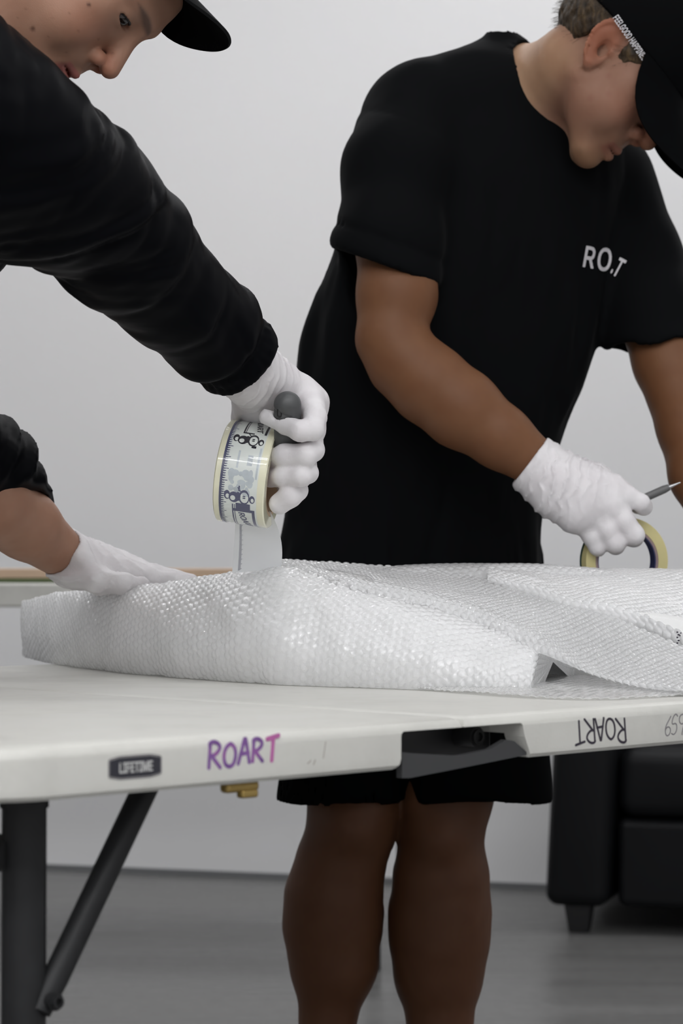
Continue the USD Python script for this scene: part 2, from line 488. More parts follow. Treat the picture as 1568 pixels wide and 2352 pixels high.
M_TAPEINK = plain("tape_print_navy", (0.085, 0.09, 0.165), 0.25, coat_weight=0.8, coat_roughness=0.03)
M_TAPEBLACK = plain("tape_print_black", (0.02, 0.02, 0.03), 0.25, coat_weight=0.8, coat_roughness=0.03)
M_CORE = plain("paper_core", (0.50, 0.36, 0.24), 0.8)
M_STRIP = mat("tape_strip_film", {"p": ("principled_bsdf", {"base_color": (0.96, 0.97, 0.98), "roughness": 0.25, "specular_ior_level": 0.5}), "t": ("translucent_bsdf", {"color": (0.97, 0.98, 0.99)}), "c": ("transparent_bsdf", {"color": (0.97, 0.98, 0.98)}), "m": ("mix_closure", {"fac": 0.5}), "m2": ("mix_closure", {"fac": 0.06})},
    [("p.BSDF", "m.closure1"), ("t.BSDF", "m.closure2"), ("m.closure", "m2.closure1"), ("c.BSDF", "m2.closure2")], surface="m2.closure")
M_KNIFE = plain("grey_knife_plastic", (0.070, 0.072, 0.074), 0.4)
M_MASKING = plain("yellow_masking_tape", (0.62, 0.555, 0.27), 0.6, noise=(30, 0.04))
M_MASKBLUE = plain("navy_core_edge", (0.035, 0.04, 0.12), 0.5)
M_MASKGREEN = plain("dark_green_liner", (0.02, 0.06, 0.045), 0.5)
M_MASKCORE = plain("mauve_core_card", (0.30, 0.22, 0.22), 0.7)
M_PEN = plain("grey_pen_barrel", (0.11, 0.11, 0.11), 0.45)
M_METAL = plain("bright_metal", (0.55, 0.55, 0.56), 0.3, metallic=0.9)
M_SHOE = plain("black_shoe_canvas", (0.012, 0.012, 0.013), 0.7)
M_SOLE = plain("white_rubber_sole", (0.6, 0.6, 0.58), 0.6)
# ------------------------------------------------------------------ the room
RO, RA = np.array([-0.83, 6.47, 0.0]), math.atan2(-0.40, 1.36)      # a point of the back wall's foot, the wall's direction


def room(name, size, centre, material):
    m = trimesh.creation.box(size)
    m.apply_translation(centre)
    m = moved(m, RO, rot([0, 0, 1], math.degrees(RA)))
    return tag(obj(name, m, material, smooth=False), kind="structure")


room("floor", (9.4, 10.2, 0.1), (0.2, -4.9, -0.05), M_FLOOR)
room("ceiling", (9.4, 10.2, 0.1), (0.2, -4.9, 3.45), M_CEIL)
room("wall_back", (9.4, 0.2, 3.4), (0.2, 0.1, 1.70), M_WALL)
room("wall_left", (0.2, 10.0, 3.4), (-4.4, -4.9, 1.70), M_DIM)
room("wall_right", (0.2, 10.0, 3.4), (4.8, -4.9, 1.70), M_DIM)
room("wall_front", (9.4, 0.2, 3.4), (0.2, -9.9, 1.70), M_DIM)
room("shadow_gap_strip_back", (9.0, 0.012, 0.016), (0.2, -0.006, 0.008), M_GAPSHADE)  # dark strip that paints in the shade of the gap along the wall foot

# ------------------------------------------------------------------ the folding table in front
TZ, LIP = 0.74, 0.0375
C0 = np.array([-0.240, 1.487, 0.0])
TE, TA = np.array([0.713, 0.7011, 0.0]), math.atan2(0.7011, 0.713)
TN = np.array([-0.7011, 0.713, 0.0])
SX, SY, FOLD = 0.94, 1.02, 0.473


def TL(x, y, z=TZ):
    return C0 + TE * x + TN * y + np.array([0, 0, z])


table = thing("folding_table", "white plastic folding table with purple and black marker writing on its lip", "table", C0, TA)


def table_half(x0, x1, left):
    r = 0.060
    sq = sbox(x0 + 0.001, 0, x1 - 0.001, SY)
    full = sbox(x0 - (0.2 if not left else 0), 0, x1 + (0.2 if left else 0), SY).buffer(-r).buffer(r, quad_segs=12)
    outline = sq.intersection(full)

    def ring(inset):
        o = np.array(outline.buffer(-inset, join_style=1).simplify(1e-6).exterior.coords)[:-1]
        o = np.array(outline.exterior.coords)[:-1]
        c = np.array([(x0 + x1) / 2, SY / 2])
        h = np.array([(x1 - x0) / 2, SY / 2])
        return c + (o - c) * (1 - inset / h)
    lv = [(ring(0.003), -LIP), (ring(0.0005), -LIP + 0.003), (ring(0.0), -LIP + 0.008), (ring(0.0), -0.010), (ring(0.0010), -0.006), (ring(0.0035), -0.0025), (ring(0.008), -0.0006), (ring(0.014), 0.0)]
    m = layered(lv)
    man = manifold3d.Manifold(manifold3d.Mesh(m.vertices.astype(np.float32), m.faces.astype(np.uint32)))
    inner = outline.buffer(-0.022)
    cav = trimesh.creation.extrude_polygon(inner, 0.04); cav.apply_translation([0, 0, -0.018 - 0.04])
    man = man - manifold3d.Manifold(manifold3d.Mesh(cav.vertices.astype(np.float32), cav.faces.astype(np.uint32)))
    # recess for the carrying handle in the front edge
    g = Polygon([(0.4015, -0.06), (0.4015, -0.0085), (0.5445, -0.0085), (0.5475, -0.020), (0.556, -0.0375), (0.556, -0.06)]).buffer(-0.004).buffer(0.004, quad_segs=6)
    g = unary_union([g, Polygon([(0.3935, -0.06), (0.3935, -LIP - 0.0002), (0.3975, -LIP + 0.001), (0.4005, -LIP + 0.004), (0.4015, -LIP + 0.008), (0.41, -0.03), (0.41, -0.06)])])
    cut = trimesh.creation.extrude_polygon(g, 0.09)
    cut.apply_transform(trimesh.transformations.rotation_matrix(math.pi / 2, [1, 0, 0])); cut.apply_translation([0, 0.07, 0])
    man = man - manifold3d.Manifold(manifold3d.Mesh(cut.vertices.astype(np.float32), cut.faces.astype(np.uint32)))
    m = tm(man)
    m.apply_translation([0, 0, TZ])
    return m


obj("table_top", table_half(0.0, FOLD, True), M_TABLE, table, smooth=28)
obj("table_top", table_half(FOLD, SX, False), M_TABLE, table, smooth=28)
# dark frame below the top
for a, b in ((0.03, 0.385), (0.57, SX - 0.03)):
    obj("frame_rail", moved(rbox((b - a, 0.014, 0.020), 0.004), ((a + b) / 2, 0.032, TZ - 0.0285)), M_STEEL, table)
    obj("frame_rail", moved(rbox((b - a, 0.014, 0.020), 0.004), ((a + b) / 2, SY - 0.032, TZ - 0.0285)), M_STEEL, table)
# hinge box and strap handle seen in the recess
obj("hinge_plate", moved(rbox((0.19, 0.012, 0.030), 0.003), (0.474, 0.062, TZ - 0.0245)), M_BLACKPL, table, label="black hinge plate deep in the handle recess")
for x, zz in ((0.409, -0.017), (0.528, -0.021)):
    c = trimesh.creation.cylinder(0.0085, 0.022, sections=24)
    c.apply_transform(trimesh.transformations.rotation_matrix(math.pi / 2, [1, 0, 0]))
    w = trimesh.creation.annulus(0.004, 0.0065, 0.003, sections=20)
    w.apply_transform(trimesh.transformations.rotation_matrix(math.pi / 2, [1, 0, 0])); w.apply_translation([0, -0.012, 0])
    obj("hinge_bolt", moved(cat(c, w), (x, 0.046, TZ + zz)), M_BLACKPL, table)
xs_ = np.linspace(0.4065, 0.5540, 31)
u_ = (xs_ - xs_[0]) / (xs_[-1] - xs_[0])
top_ = np.interp(u_, [0, 0.15, 0.45, 0.7, 0.84, 0.9, 1.0], [-0.0250, -0.0275, -0.0315, -0.0285, -0.0215, -0.0235, -0.0330])
bot_ = np.interp(u_, [0, 0.06, 0.5, 1.0], [-0.0450, -0.0455, -0.0410, -0.0355])
strap = Polygon(np.r_[np.c_[xs_, top_], np.c_[xs_, bot_][::-1]])
sm = trimesh.creation.extrude_polygon(strap, 0.006)
sm.apply_transform(trimesh.transformations.rotation_matrix(math.pi / 2, [1, 0, 0])); sm.apply_translation([0, 0.0100, TZ])
obj("carry_handle", sm, M_STRAP, table, label="charcoal carrying strap in the gap of the lip")
obj("latch_clip", cat(moved(rbox((0.032, 0.010, 0.008), 0.003), (0.244, 0.012, TZ - LIP - 0.0035)), moved(rbox((0.016, 0.008, 0.006), 0.002), (0.250, 0.010, TZ - LIP - 0.009))), M_BRASS, table, label="small brass clip under the lip")


def table_leg(x, y, sgn, sx):
    path = [(x, y, TZ - 0.02), (x, y, 0.01)]
    leg = obj("leg", cat(tube(path, 0.0160, 20), tube([(x, y, TZ - 0.03), (x, y, TZ - 0.052)], 0.0175, 20)), M_STEEL, table)
    obj("foot_cap", tube([(x, y, 0.0), (x, y, 0.03)], 0.0180, 20), M_BLACKPL, leg)
    if not sx:
        return leg
    b0, b1 = np.array([x + sx * 0.010, y - 0.012, 0.552]), np.array([x + sx * 0.112, y - 0.012, TZ - 0.028])
    br = tube([b0 - (b1 - b0) * 0.05, b0 + (b1 - b0) * 0.08, b1], [0.0085, 0.0098, 0.0098], 16)
    bolt = trimesh.creation.cylinder(0.0065, 0.026, sections=18); bolt.apply_transform(trimesh.transformations.rotation_matrix(math.pi / 2, [1, 0, 0])); bolt.apply_translation(b0)
    ring = trimesh.creation.annulus(0.003, 0.0048, 0.004, sections=16); ring.apply_transform(trimesh.transformations.rotation_matrix(math.pi / 2, [1, 0, 0])); ring.apply_translation(b0 - np.array([0, 0.014, 0]))
    brace = obj("brace", br, M_STEEL, table)
    obj("brace_bolt", cat(bolt, ring), M_STEEL, brace)
    return leg


table_leg(0.108, 0.090, 1, 1)
table_leg(0.108, SY - 0.090, 1, 1)
table_leg(SX - 0.020, 0.060, -1, 0)
obj("leg_crossbar", tube([(0.100, 0.090, 0.655), (0.100, SY - 0.09, 0.655)], 0.0135, 16), M_STEEL, table)


def on_lip(poly, x, z, material, name, label=None, thick=0.0004, skew=0.0):
    m = extrude(poly, thick)
    v = m.vertices
    m = trimesh.Trimesh(np.c_[x + v[:, 0], -v[:, 2] + 0.0002, TZ + z + v[:, 1] + skew * v[:, 0]], m.faces, process=False)
    return obj(name, m, material, table, smooth=False, label=label)


def lip_x(px):
    D = 1.0 / (0.6223 - 1.0916e-4 * (px - 400))
    return ((px - 784) / FPX * D - C0[0]) / 0.713


word = scribble("ROAR", 0.0165, 0.0030, gap=0.20, seed=4, ups=[0.02, 0.0, 0.10, 0.15])
on_lip(word, lip_x(480), -0.0245, M_PURPLE, "marker_writing", "purple handwritten word on the lip", skew=0.0)
letter_t = scribble("T", 0.0165, 0.0034, seed=5, ups=[0.0])
on_lip(letter_t, lip_x(613), -0.0225, M_PINK, "marker_writing", "pink last letter of the handwritten word")
word2 = shapely.affinity.rotate(scribble("ROART", 0.0185, 0.0021, gap=0.12, seed=9, lean=-0.12, ups=[0.10, 0.05, 0, 0.02, 0.06]), 180, origin=(0, 0))
bw = word2.bounds
on_lip(word2, lip_x(1432), -0.0095, M_INK, "marker_writing", "black handwritten word standing upside down")
num = shapely.affinity.rotate(scribble("659", 0.0170, 0.0011, gap=0.12, seed=11, lean=0.12), 0, origin=(0, 0))
on_lip(num, lip_x(1524), -0.0285, M_GREYINK, "pen_number", "thin grey handwritten number")
bx = np.array([(0, 0.0015), (0.0085, 0.0), (0.035, 0.0), (0.0435, 0.0015), (0.0435, 0.011), (0.035, 0.0125), (0.0085, 0.0125), (0, 0.011)])
badge = Polygon(bx).buffer(0.0008)
on_lip(badge.buffer(0.0012).difference(badge.buffer(0.0004)), lip_x(255), -0.0255, M_GREYINK, "maker_badge_rim", thick=0.0005)
on_lip(badge, lip_x(255), -0.0255, M_BADGE, "maker_badge", "dark maker's badge with pale lettering", thick=0.0006)
lt = meshkit.text_mesh("LIFETIME", 0.0068, depth=0.0004, bold=True)
lt.vertices[:, 0] *= 0.030 / lt.vertices[:, 0].max()
lt = trimesh.Trimesh(np.c_[lip_x(255) + 0.0068 + lt.vertices[:, 0], -0.0006 - lt.vertices[:, 2], TZ - 0.0255 + 0.0028 + lt.vertices[:, 1] * 1.0], lt.faces, process=False)
obj("badge_lettering", lt, M_BADGETX, table, smooth=False)
sc_ = unary_union([LineString([(0, 0), (0.0025, 0.012)]).buffer(0.0004), LineString([(-0.010, -0.004), (-0.0085, -0.001)]).buffer(0.0006), LineString([(-0.016, -0.003), (-0.013, -0.001)]).buffer(0.0005)])
on_lip(sc_, lip_x(742), -0.024, M_SCUFF, "scuff_marks", "faint scuffs on the lip")

# ------------------------------------------------------------------ the workbench behind, by the back wall
c0, c1 = P(-620, 1340, 5.02), P(898, 1340, 4.80)
bd = (c1 - c0); bl = np.linalg.norm(bd[:2]); ba = math.atan2(bd[1], bd[0])
bench = thing("work_table", "long white topped work table standing by the back wall", "table", (c0[0], c0[1], 0), ba)
BZ = 0.823
obj("table_top", moved(rbox((bl, 0.62, 0.052), 0.006), (bl / 2, 0.31, BZ - 0.026)), M_TABLE, bench)
for x in (0.05, bl - 0.045):
    for y in (0.05, 0.57):
        obj("leg", moved(rbox((0.030, 0.030, BZ - 0.08), 0.004), (x, y, (BZ - 0.08) / 2)), M_STEEL, bench)
matb = thing("cutting_mat", "dark green cutting mat under the cardboard sheet on the work table", "mat", (c0[0], c0[1], BZ), ba)
obj("mat_sheet", moved(rbox((bl - 0.12, 0.50, 0.009), 0.003), (bl / 2 - 0.05, 0.28, 0.0046)), M_GREEN, matb)
card = thing("cardboard_sheet", "tan cardboard sheet lying on the green cutting mat", "cardboard", (c0[0], c0[1], BZ + 0.0092), ba)
obj("board", moved(rbox((bl - 0.10, 0.50, 0.022), 0.003), (bl / 2 - 0.05, 0.29, 0.0112)), M_TAN, card)

# ------------------------------------------------------------------ the black sofa
s0 = T(1262, 2145, 0.0)
sofa = thing("sofa", "black leather sofa on short block feet by the back wall", "sofa", (s0[0], s0[1], 0), RA)


def cushion(size, r, puff, loc):
    m = rbox(size, r, 4)
    v, f = trimesh.remesh.subdivide_to_size(m.vertices, m.faces, 0.06, max_iter=8)
    q = v / (np.array(size) / 2)
    for a in range(3):
        b, c = (a + 1) % 3, (a + 2) % 3
        v[:, a] += puff * np.sign(q[:, a]) * np.clip(np.abs(q[:, a]) * 3 - 2, 0, 1) * (1 - np.clip(q[:, b], -1, 1) ** 2) * (1 - np.clip(q[:, c], -1, 1) ** 2)
    return moved(trimesh.Trimesh(v, f, process=False), loc)


SW = 1.75
for x in (0.0, SW - 0.15):
    a = cushion((0.15, 0.84, 0.55), 0.03, 0.010, (x + 0.075, 0.42, 0.065 + 0.275))
    a.vertices[:, 0] -= (0.5 - (a.vertices[:, 2] - 0.065) / 0.55) * 0.03 * (1 if x == 0 else -1)
    obj("armrest", a, M_LEATHER, sofa)
obj("seat_base", cushion((SW - 0.31, 0.78, 0.205), 0.02, 0.006, (SW / 2, 0.42, 0.065 + 0.1025)), M_LEATHER, sofa)
for k in range(2):
    w = (SW - 0.31) / 2
    obj("seat_cushion", cushion((w - 0.006, 0.62, 0.16), 0.035, 0.012, (0.155 + w * (k + 0.5), 0.33, 0.275 + 0.08)), M_LEATHER, sofa)
    obj("back_cushion", cushion((w - 0.006, 0.20, 0.36), 0.05, 0.02, (0.155 + w * (k + 0.5), 0.70, 0.40 + 0.18)), M_LEATHER, sofa)
obj("backrest", cushion((SW - 0.31, 0.10, 0.60), 0.03, 0.0, (SW / 2, 0.85, 0.065 + 0.30)), M_LEATHER, sofa)
for x in (0.06, SW - 0.06):
    for y in (0.06, 0.80):
        obj("foot", layered([(np.array([[x - a, y - a], [x + a, y - a], [x + a, y + a], [x - a, y + a]]), z) for a, z in ((0.022, 0.0), (0.032, 0.068))]), M_BLACKPL, sofa, smooth=False)

# ------------------------------------------------------------------ bubble wrap
def loft(ctrl, nu, nv, closed=False):
    """smooth surface through a grid of control points: columns x sections x 3"""
    C = np.array(ctrl, float)
    u = np.r_[0, np.cumsum(np.linalg.norm(np.diff(C, axis=0), axis=2).mean(1))]
    C2 = CubicSpline(u, C, axis=0)(np.linspace(0, u[-1], nu))
    v = np.r_[0, np.cumsum(np.linalg.norm(np.diff(C, axis=1), axis=2).mean(0))]
    return CubicSpline(v, C2, axis=1)(np.linspace(0, v[-1], nv))


def pchip_loft(ctrl, nu, nv):
    from scipy.interpolate import PchipInterpolator as PI
    C = np.array(ctrl, float)
    u = np.r_[0, np.cumsum(np.linalg.norm(np.diff(C, axis=0), axis=2).mean(1))]
    C2 = PI(u, C, axis=0)(np.linspace(0, u[-1], nu))
    v = np.r_[0, np.cumsum(np.linalg.norm(np.diff(C, axis=1), axis=2).mean(0))]
    return PI(v, C2, axis=1)(np.linspace(0, v[-1], nv))


def grid_normals(G):
    a, b = np.gradient(G, axis=0), np.gradient(G, axis=1)
    n = np.cross(a, b)
    return n / np.maximum(np.linalg.norm(n, axis=2, keepdims=True), 1e-12)


def bubbles(G, pitch=0.010, H=0.0025, turn=0.5, weight=None, seed=3, sag=0.002, cover=0.44):
    """raises rows of round bubbles on the grid along its normals"""
    n = grid_normals(G)
    u = np.cumsum(np.r_[np.zeros((1, G.shape[1])), np.linalg.norm(np.diff(G, axis=0), axis=2)], 0)
    v = np.cumsum(np.c_[np.zeros((G.shape[0], 1)), np.linalg.norm(np.diff(G, axis=1), axis=2)], 1)
    u = u.mean(1, keepdims=True) + 0 * u
    a = u * math.cos(turn) + v * math.sin(turn)
    b = -u * math.sin(turn) + v * math.cos(turn)
    row = pitch * 0.866
    j = np.round(b / row)
    i = np.round(a / pitch - 0.5 * (j % 2)) + 0.5 * (j % 2)
    best = np.full(a.shape, 9.0)
    for dj in (-1, 0, 1):
        jj = j + dj
        ii = np.round(a / pitch - 0.5 * (jj % 2)) + 0.5 * (jj % 2)
        best = np.minimum(best, np.hypot(a - ii * pitch, b - jj * row))
    R = pitch * cover
    h = H * np.sqrt(np.clip(1 - (best / R) ** 2, 0, 1)) ** 0.8
    big = (meshkit.fbm(np.stack([u * 22, v * 22, 0 * u + seed], -1), 3, seed) - 0.5) * 2 * sag
    crease = (meshkit.fbm(np.stack([u * 70, v * 25, 0 * u + seed], -1), 2, seed + 5) - 0.5) * sag * 0.5
    w = 1.0 if weight is None else weight
    return G + n * ((h * w) + big + crease)[..., None]


def sheet_mesh(G, thick=0.0):
    a, b = G.shape[:2]
    idx = np.arange(a * b).reshape(a, b)
    f = np.vstack([np.stack([idx[:-1, :-1], idx[1:, :-1], idx[1:, 1:]], -1).reshape(-1, 3), np.stack([idx[:-1, :-1], idx[1:, 1:], idx[:-1, 1:]], -1).reshape(-1, 3)])
    v = G.reshape(-1, 3)
    if thick:
        # a coarser underside joined along the rim
        n = grid_normals(G).reshape(-1, 3)
        v2 = v - n * thick
        rim = np.r_[idx[0, :], idx[1:, -1], idx[-1, -2::-1], idx[-2:0:-1, 0]]
        k = len(v)
        side = []
        for p, q in zip(rim, np.r_[rim[1:], rim[:1]]):
            side += [[p, q + k, q], [p, p + k, q + k]]
        f = np.vstack([f, f[:, ::-1] + k, side]); v = np.vstack([v, v2])
    return trimesh.Trimesh(v, f, process=False)


def interp_pts(table_, px):
    t = np.array(table_, float)
    return [np.interp(px, t[:, 0], t[:, k]) for k in range(1, t.shape[1])]


parcel = thing("wrapped_parcel", "thick flat parcel wrapped in clear bubble wrap on the folding table", "parcel", TL(0.35, 0.45))
FRONT = [(56, 1507), (90, 1519), (130, 1525), (200, 1534), (300, 1546), (400, 1555), (520, 1564), (650, 1572), (780, 1577), (900, 1581), (1010, 1585), (1120, 1588), (1250, 1590)]
TOPL = [(44, 1384), (90, 1370), (130, 1364), (200, 1358), (300, 1348), (400, 1338), (520, 1319), (600, 1304), (650, 1300), (720, 1313), (800, 1338), (900, 1366), (1000, 1390), (1100, 1423), (1180, 1456), (1240, 1486)]
CREST = [(600, 1301.5, 2.40), (650, 1304, 2.385), (720, 1322, 2.355), (800, 1345, 2.325), (900, 1365, 2.30), (1000, 1388, 2.28), (1100, 1420, 2.26), (1180, 1452, 2.225), (1240, 1482, 2.205), (1340, 1546, 2.165), (1450, 1578, 2.12), (1568, 1592, 2.09), (1700, 1600, 2.07)]
CR_PX, CR_D = [c[0] for c in CREST], [c[2] for c in CREST]
cols = []
for px in (50, 75, 130, 200, 300, 400, 500, 590, 650, 720, 800, 900, 1000, 1100, 1180, 1222, 1246):
    fy, = interp_pts(FRONT, px)
    ty, = interp_pts(TOPL, px)
    B = T(px, fy, TZ + 0.001)
    lean = np.interp(px, [50, 130, 400, 650, 900, 1100, 1250], [0.03, 0.045, 0.07, 0.085, 0.06, 0.04, 0.03])
    C = P(px, ty, B[1] + lean) if px < 660 else P(px, ty, np.interp(px, CR_PX, CR_D) + 0.010)
    if px > 1230:
        B = B + np.array([-0.004, 0.05, 0]); C = C + np.array([0, 0.02, -0.004])
    inn = np.array([0.62, 0.78, 0]) if px < 640 else np.array([0.30, 0.95, 0])       # away from the front, over the table
    hz = C[2] - B[2]
    back = np.interp(px, [50, 130, 400, 900, 1250], [0.20, 0.26, 0.30, 0.26, 0.16])
    bulge = np.interp(px, [50, 75, 200, 600, 900, 1250], [0.0, 0.006, 0.016, 0.020, 0.012, 0.0])
    f1 = B + (C - B) * [0.10, 0.10, 0.30] - inn * bulge * 0.9
    f2 = B + (C - B) * [0.38, 0.38, 0.62] - inn * bulge
    f3 = B + (C - B) * [0.72, 0.72, 0.90] - inn * bulge * 0.55
    t1 = C + inn * back * 0.45 + [0, 0, -0.004]
    t2 = C + inn * back * 0.92 + [0, 0, -0.014 - 0.05 * hz]
    b1 = B + (C - B) * [1, 1, 0.4] + inn * back
    b2 = B + (C - B) * [1, 1, 0.0] + inn * back * 0.95
    b0 = B + inn * 0.04
    cols.append([b0, B, f1, f2, f3, C, t1, t2, b1, b2])
G = pchip_loft(cols, 540, 400)
nrm = grid_normals(G)
if (nrm[270, 100] @ np.array([0, -1, 0])) < 0:
    G = G[:, ::-1]
wt = np.ones(G.shape[:2])
Gb = bubbles(G, pitch=0.0100, H=0.0013, turn=0.35, sag=0.0032, seed=2)
Gb[:, :, 2] = np.maximum(Gb[:, :, 2], TZ + 0.0006)
ends = []
for row, flip in ((Gb[0], False), (Gb[-1], True)):
    c = row.mean(0)
    k = np.arange(len(row))
    f = np.stack([np.full(len(row) - 1, len(row)), k[1:], k[:-1]], 1)
    ends.append(trimesh.Trimesh(np.vstack([row, c]), f[:, ::-1] if flip else f, process=False))
obj("bubble_wrapping", cat(sheet_mesh(Gb), *ends), M_BUBBLE, parcel, smooth=True, world=True)

# the flap that runs down to the right
BACKL = [(600, 1298, 2.72), (650, 1297, 2.72), (720, 1299.5, 2.70), (800, 1303, 2.68), (940, 1311, 2.64), (1050, 1327, 2.58), (1200, 1354, 2.50), (1330, 1400, 2.42), (1450, 1447, 2.35), (1568, 1495, 2.29), (1700, 1545, 2.24)]
cols = []
for px in (610, 650, 720, 800, 900, 1000, 1100, 1180, 1250, 1340, 1450, 1568, 1690):
    cy, cD = interp_pts(CREST, px)
    by, bD = interp_pts(BACKL, px)
    C, Bk = P(px, cy, cD), P(px, by, bD)
    dip = np.interp(px, [600, 800, 1000, 1250, 1500], [0.001, 0.009, 0.008, 0.006, 0.002])
    row = [C + (Bk - C) * t + np.array([0, 0, 0.004 - dip * math.sin(math.pi * t) * (1 - 0.4 * t)]) for t in (0, 0.12, 0.35, 0.65, 1.0)]
    lip_ = np.interp(px, [600, 700, 1150, 1250, 1340], [1.0, 1.0, 1.0, 0.5, 0.12])
    row = [row[0] + np.array([-0.004, -0.016, -0.020]) * lip_, row[0] + np.array([-0.002, -0.009, -0.006]) * lip_] + row
    cols.append(row)
G = loft(cols, 560, 230)
if grid_normals(G)[200, 100][2] < 0:
    G = G[:, ::-1]
Gflap = bubbles(G, pitch=0.0105, H=0.0022, turn=0.06, sag=0.0022, seed=8)
Gflap[:, :, 2] = np.maximum(Gflap[:, :, 2], TZ + 0.0045)
obj("wrap_flap", sheet_mesh(Gflap, 0.0008), M_BUBBLE, parcel, smooth=True, world=True)
# the lowest layer that lies on the table
FR = [(960, 1584), (1040, 1590), (1130, 1597), (1240, 1604), (1400, 1607), (1500, 1602), (1568, 1598), (1700, 1590)]
BK = [(960, 1576), (1040, 1560), (1130, 1552), (1240, 1546), (1400, 1545), (1500, 1545), (1568, 1545), (1700, 1545)]
cols = []
for px in (960, 1040, 1130, 1240, 1400, 1500, 1568, 1680):
    a, b = T(px, interp_pts(FR, px)[0], TZ + 0.001), T(px, interp_pts(BK, px)[0], TZ + 0.001)
    cols.append([a + (b - a) * t + np.array([0, 0, 0.0015 + 0.0030 * math.sin(math.pi * min(1, t * 1.2) * 0.8)]) for t in (0, 0.25, 0.6, 1.0)])
G = loft(cols, 330, 110)
if grid_normals(G)[100, 50][2] < 0:
    G = G[:, ::-1]
Gl = bubbles(G, pitch=0.0105, H=0.0014, turn=0.3, sag=0.0012, seed=5)
Gl[:, :, 2] = np.maximum(Gl[:, :, 2], TZ + 0.0008)
obj("wrap_layer", sheet_mesh(Gl, 0.0006), M_BUBBLE, parcel, smooth=True, world=True)

# second parcel behind, and the foam block it lies on
pack = thing("flat_parcel", "flat parcel in bubble wrap lying behind the thick parcel by the masking tape", "parcel", TL(0.85, 0.55))
F2 = [(1120, 1327, 2.52), (1230, 1350, 2.46), (1300, 1376, 2.42), (1400, 1392, 2.38), (1480, 1420, 2.35), (1568, 1460, 2.32), (1720, 1520, 2.28)]
B2 = [(1120, 1314, 2.66), (1200, 1311, 2.70), (1300, 1310.5, 2.70), (1568, 1310.5, 2.70), (1720, 1312, 2.70)]
cols = []
for px in (1120, 1160, 1230, 1300, 1400, 1480, 1568, 1700):
    fy, fD = interp_pts(F2, px); by, bD = interp_pts(B2, px)
    a, b = P(px, fy, fD), P(px, by, bD)
    th = np.interp(px, [1120, 1200, 1568], [0.004, 0.010, 0.018])
    sec = [a + [0, 0.03, -th * 1.3], a + [0, 0.002, -th], a + [0, -0.004, -th * 0.45], a, a + (b - a) * 0.12 + [0, 0, 0.003], a + (b - a) * 0.5 + [0, 0, 0.005], b + [0, -0.01, 0], b + [0, 0.004, -th * 0.6], b + [0, -0.03, -th * 1.4]]
    cols.append(sec)
G = pchip_loft(cols, 330, 330)
if grid_normals(G)[150, 190][2] < 0:
    G = G[:, ::-1]
Gp = bubbles(G, pitch=0.0105, H=0.0020, turn=0.10, sag=0.0025, seed=12)
ends = []
for row, flip in ((Gp[0], False), (Gp[-1], True)):
    c = row.mean(0); k = np.arange(len(row))
    f = np.stack([np.full(len(row) - 1, len(row)), k[1:], k[:-1]], 1)
    ends.append(trimesh.Trimesh(np.vstack([row, c]), f[:, ::-1] if flip else f, process=False))
obj("bubble_wrapping", cat(sheet_mesh(Gp), *ends), M_BUBBLE, pack, smooth=True, world=True)

foam = thing("foam_block", "white foam block with a tiny printed column under the flat wrapped parcel", "foam", TL(0.8, 0.5))
cols = []
for px, ty, D in ((1240, 1392, 2.46), (1320, 1396, 2.42), (1420, 1402, 2.38), (1568, 1425, 2.33), (1700, 1450, 2.30)):
    a = P(px, ty, D)
    z0 = TZ + 0.0012
    sec = [np.array([a[0], a[1] + 0.02, z0]), np.array([a[0], a[1] - 0.006, z0]), np.array([a[0], a[1] - 0.012, (z0 + a[2]) / 2]), a - [0, 0.008, 0.012], a, a + [0.01, 0.03, 0.001], a + [0.02, 0.10, -0.002], np.array([a[0] + 0.02, a[1] + 0.11, z0])]
    cols.append(sec)
G = pchip_loft(cols, 60, 60)
if grid_normals(G)[30, 20][1] > 0:
    G = G[:, ::-1]
ends = []
for row, flip in ((G[0], False), (G[-1], True)):
    c = row.mean(0); k = np.arange(len(row))
    f = np.stack([np.full(len(row) - 1, len(row)), k[1:], k[:-1]], 1)
    ends.append(trimesh.Trimesh(np.vstack([row, c]), f[:, ::-1] if flip else f, process=False))
obj("foam_body", cat(sheet_mesh(G), *ends), M_FOAM, foam, smooth=35, world=True)
prn = []
for k, yy in enumerate((1452, 1458, 1464, 1471, 1477)):
    c = P(1556 + (2 if k % 2 else -1), yy, 2.318)
    prn.append(moved(trimesh.creation.box((0.0016 + 0.0006 * (k % 2), 0.0006, 0.0014)), c))
    if k < 2:
        prn.append(moved(trimesh.creation.box((0.0012, 0.0006, 0.0012)), P(1563 - k * 2, yy + 2, 2.318)))
obj("printed_marks", cat(*prn), M_INK, foam, smooth=False, world=True)

hump = thing("bubble_wrap_sheet", "pale sheet of bubble wrap arched behind the parcel", "bubble wrap", TL(0.7, 0.9))
HB = [(880, 1306), (940, 1301), (1040, 1297.5), (1150, 1296.5), (1260, 1299), (1340, 1305), (1420, 1313)]
cols = []
for px in (880, 940, 1040, 1150, 1260, 1340, 1420):
    y, = interp_pts(HB, px)
    a = P(px, y + 18, 2.60 + 0.06 * math.sin(px / 90.0) * 0); b = P(px, y, 2.72)
    cols.append([a + [0, -0.01, -0.02], a, a + (b - a) * 0.5 + [0, 0, 0.002], b, b + [0, 0.02, -0.003], b + [0, 0.05, -0.02], b + [0, 0.06, -0.045]])
G = loft(cols, 260, 110)
if grid_normals(G)[130, 40][2] < 0:
    G = G[:, ::-1]
obj("film", sheet_mesh(bubbles(G, pitch=0.0105, H=0.002, turn=0.2, sag=0.0008, seed=21), 0.0008), M_BUBBLE, hump, smooth=True, world=True)

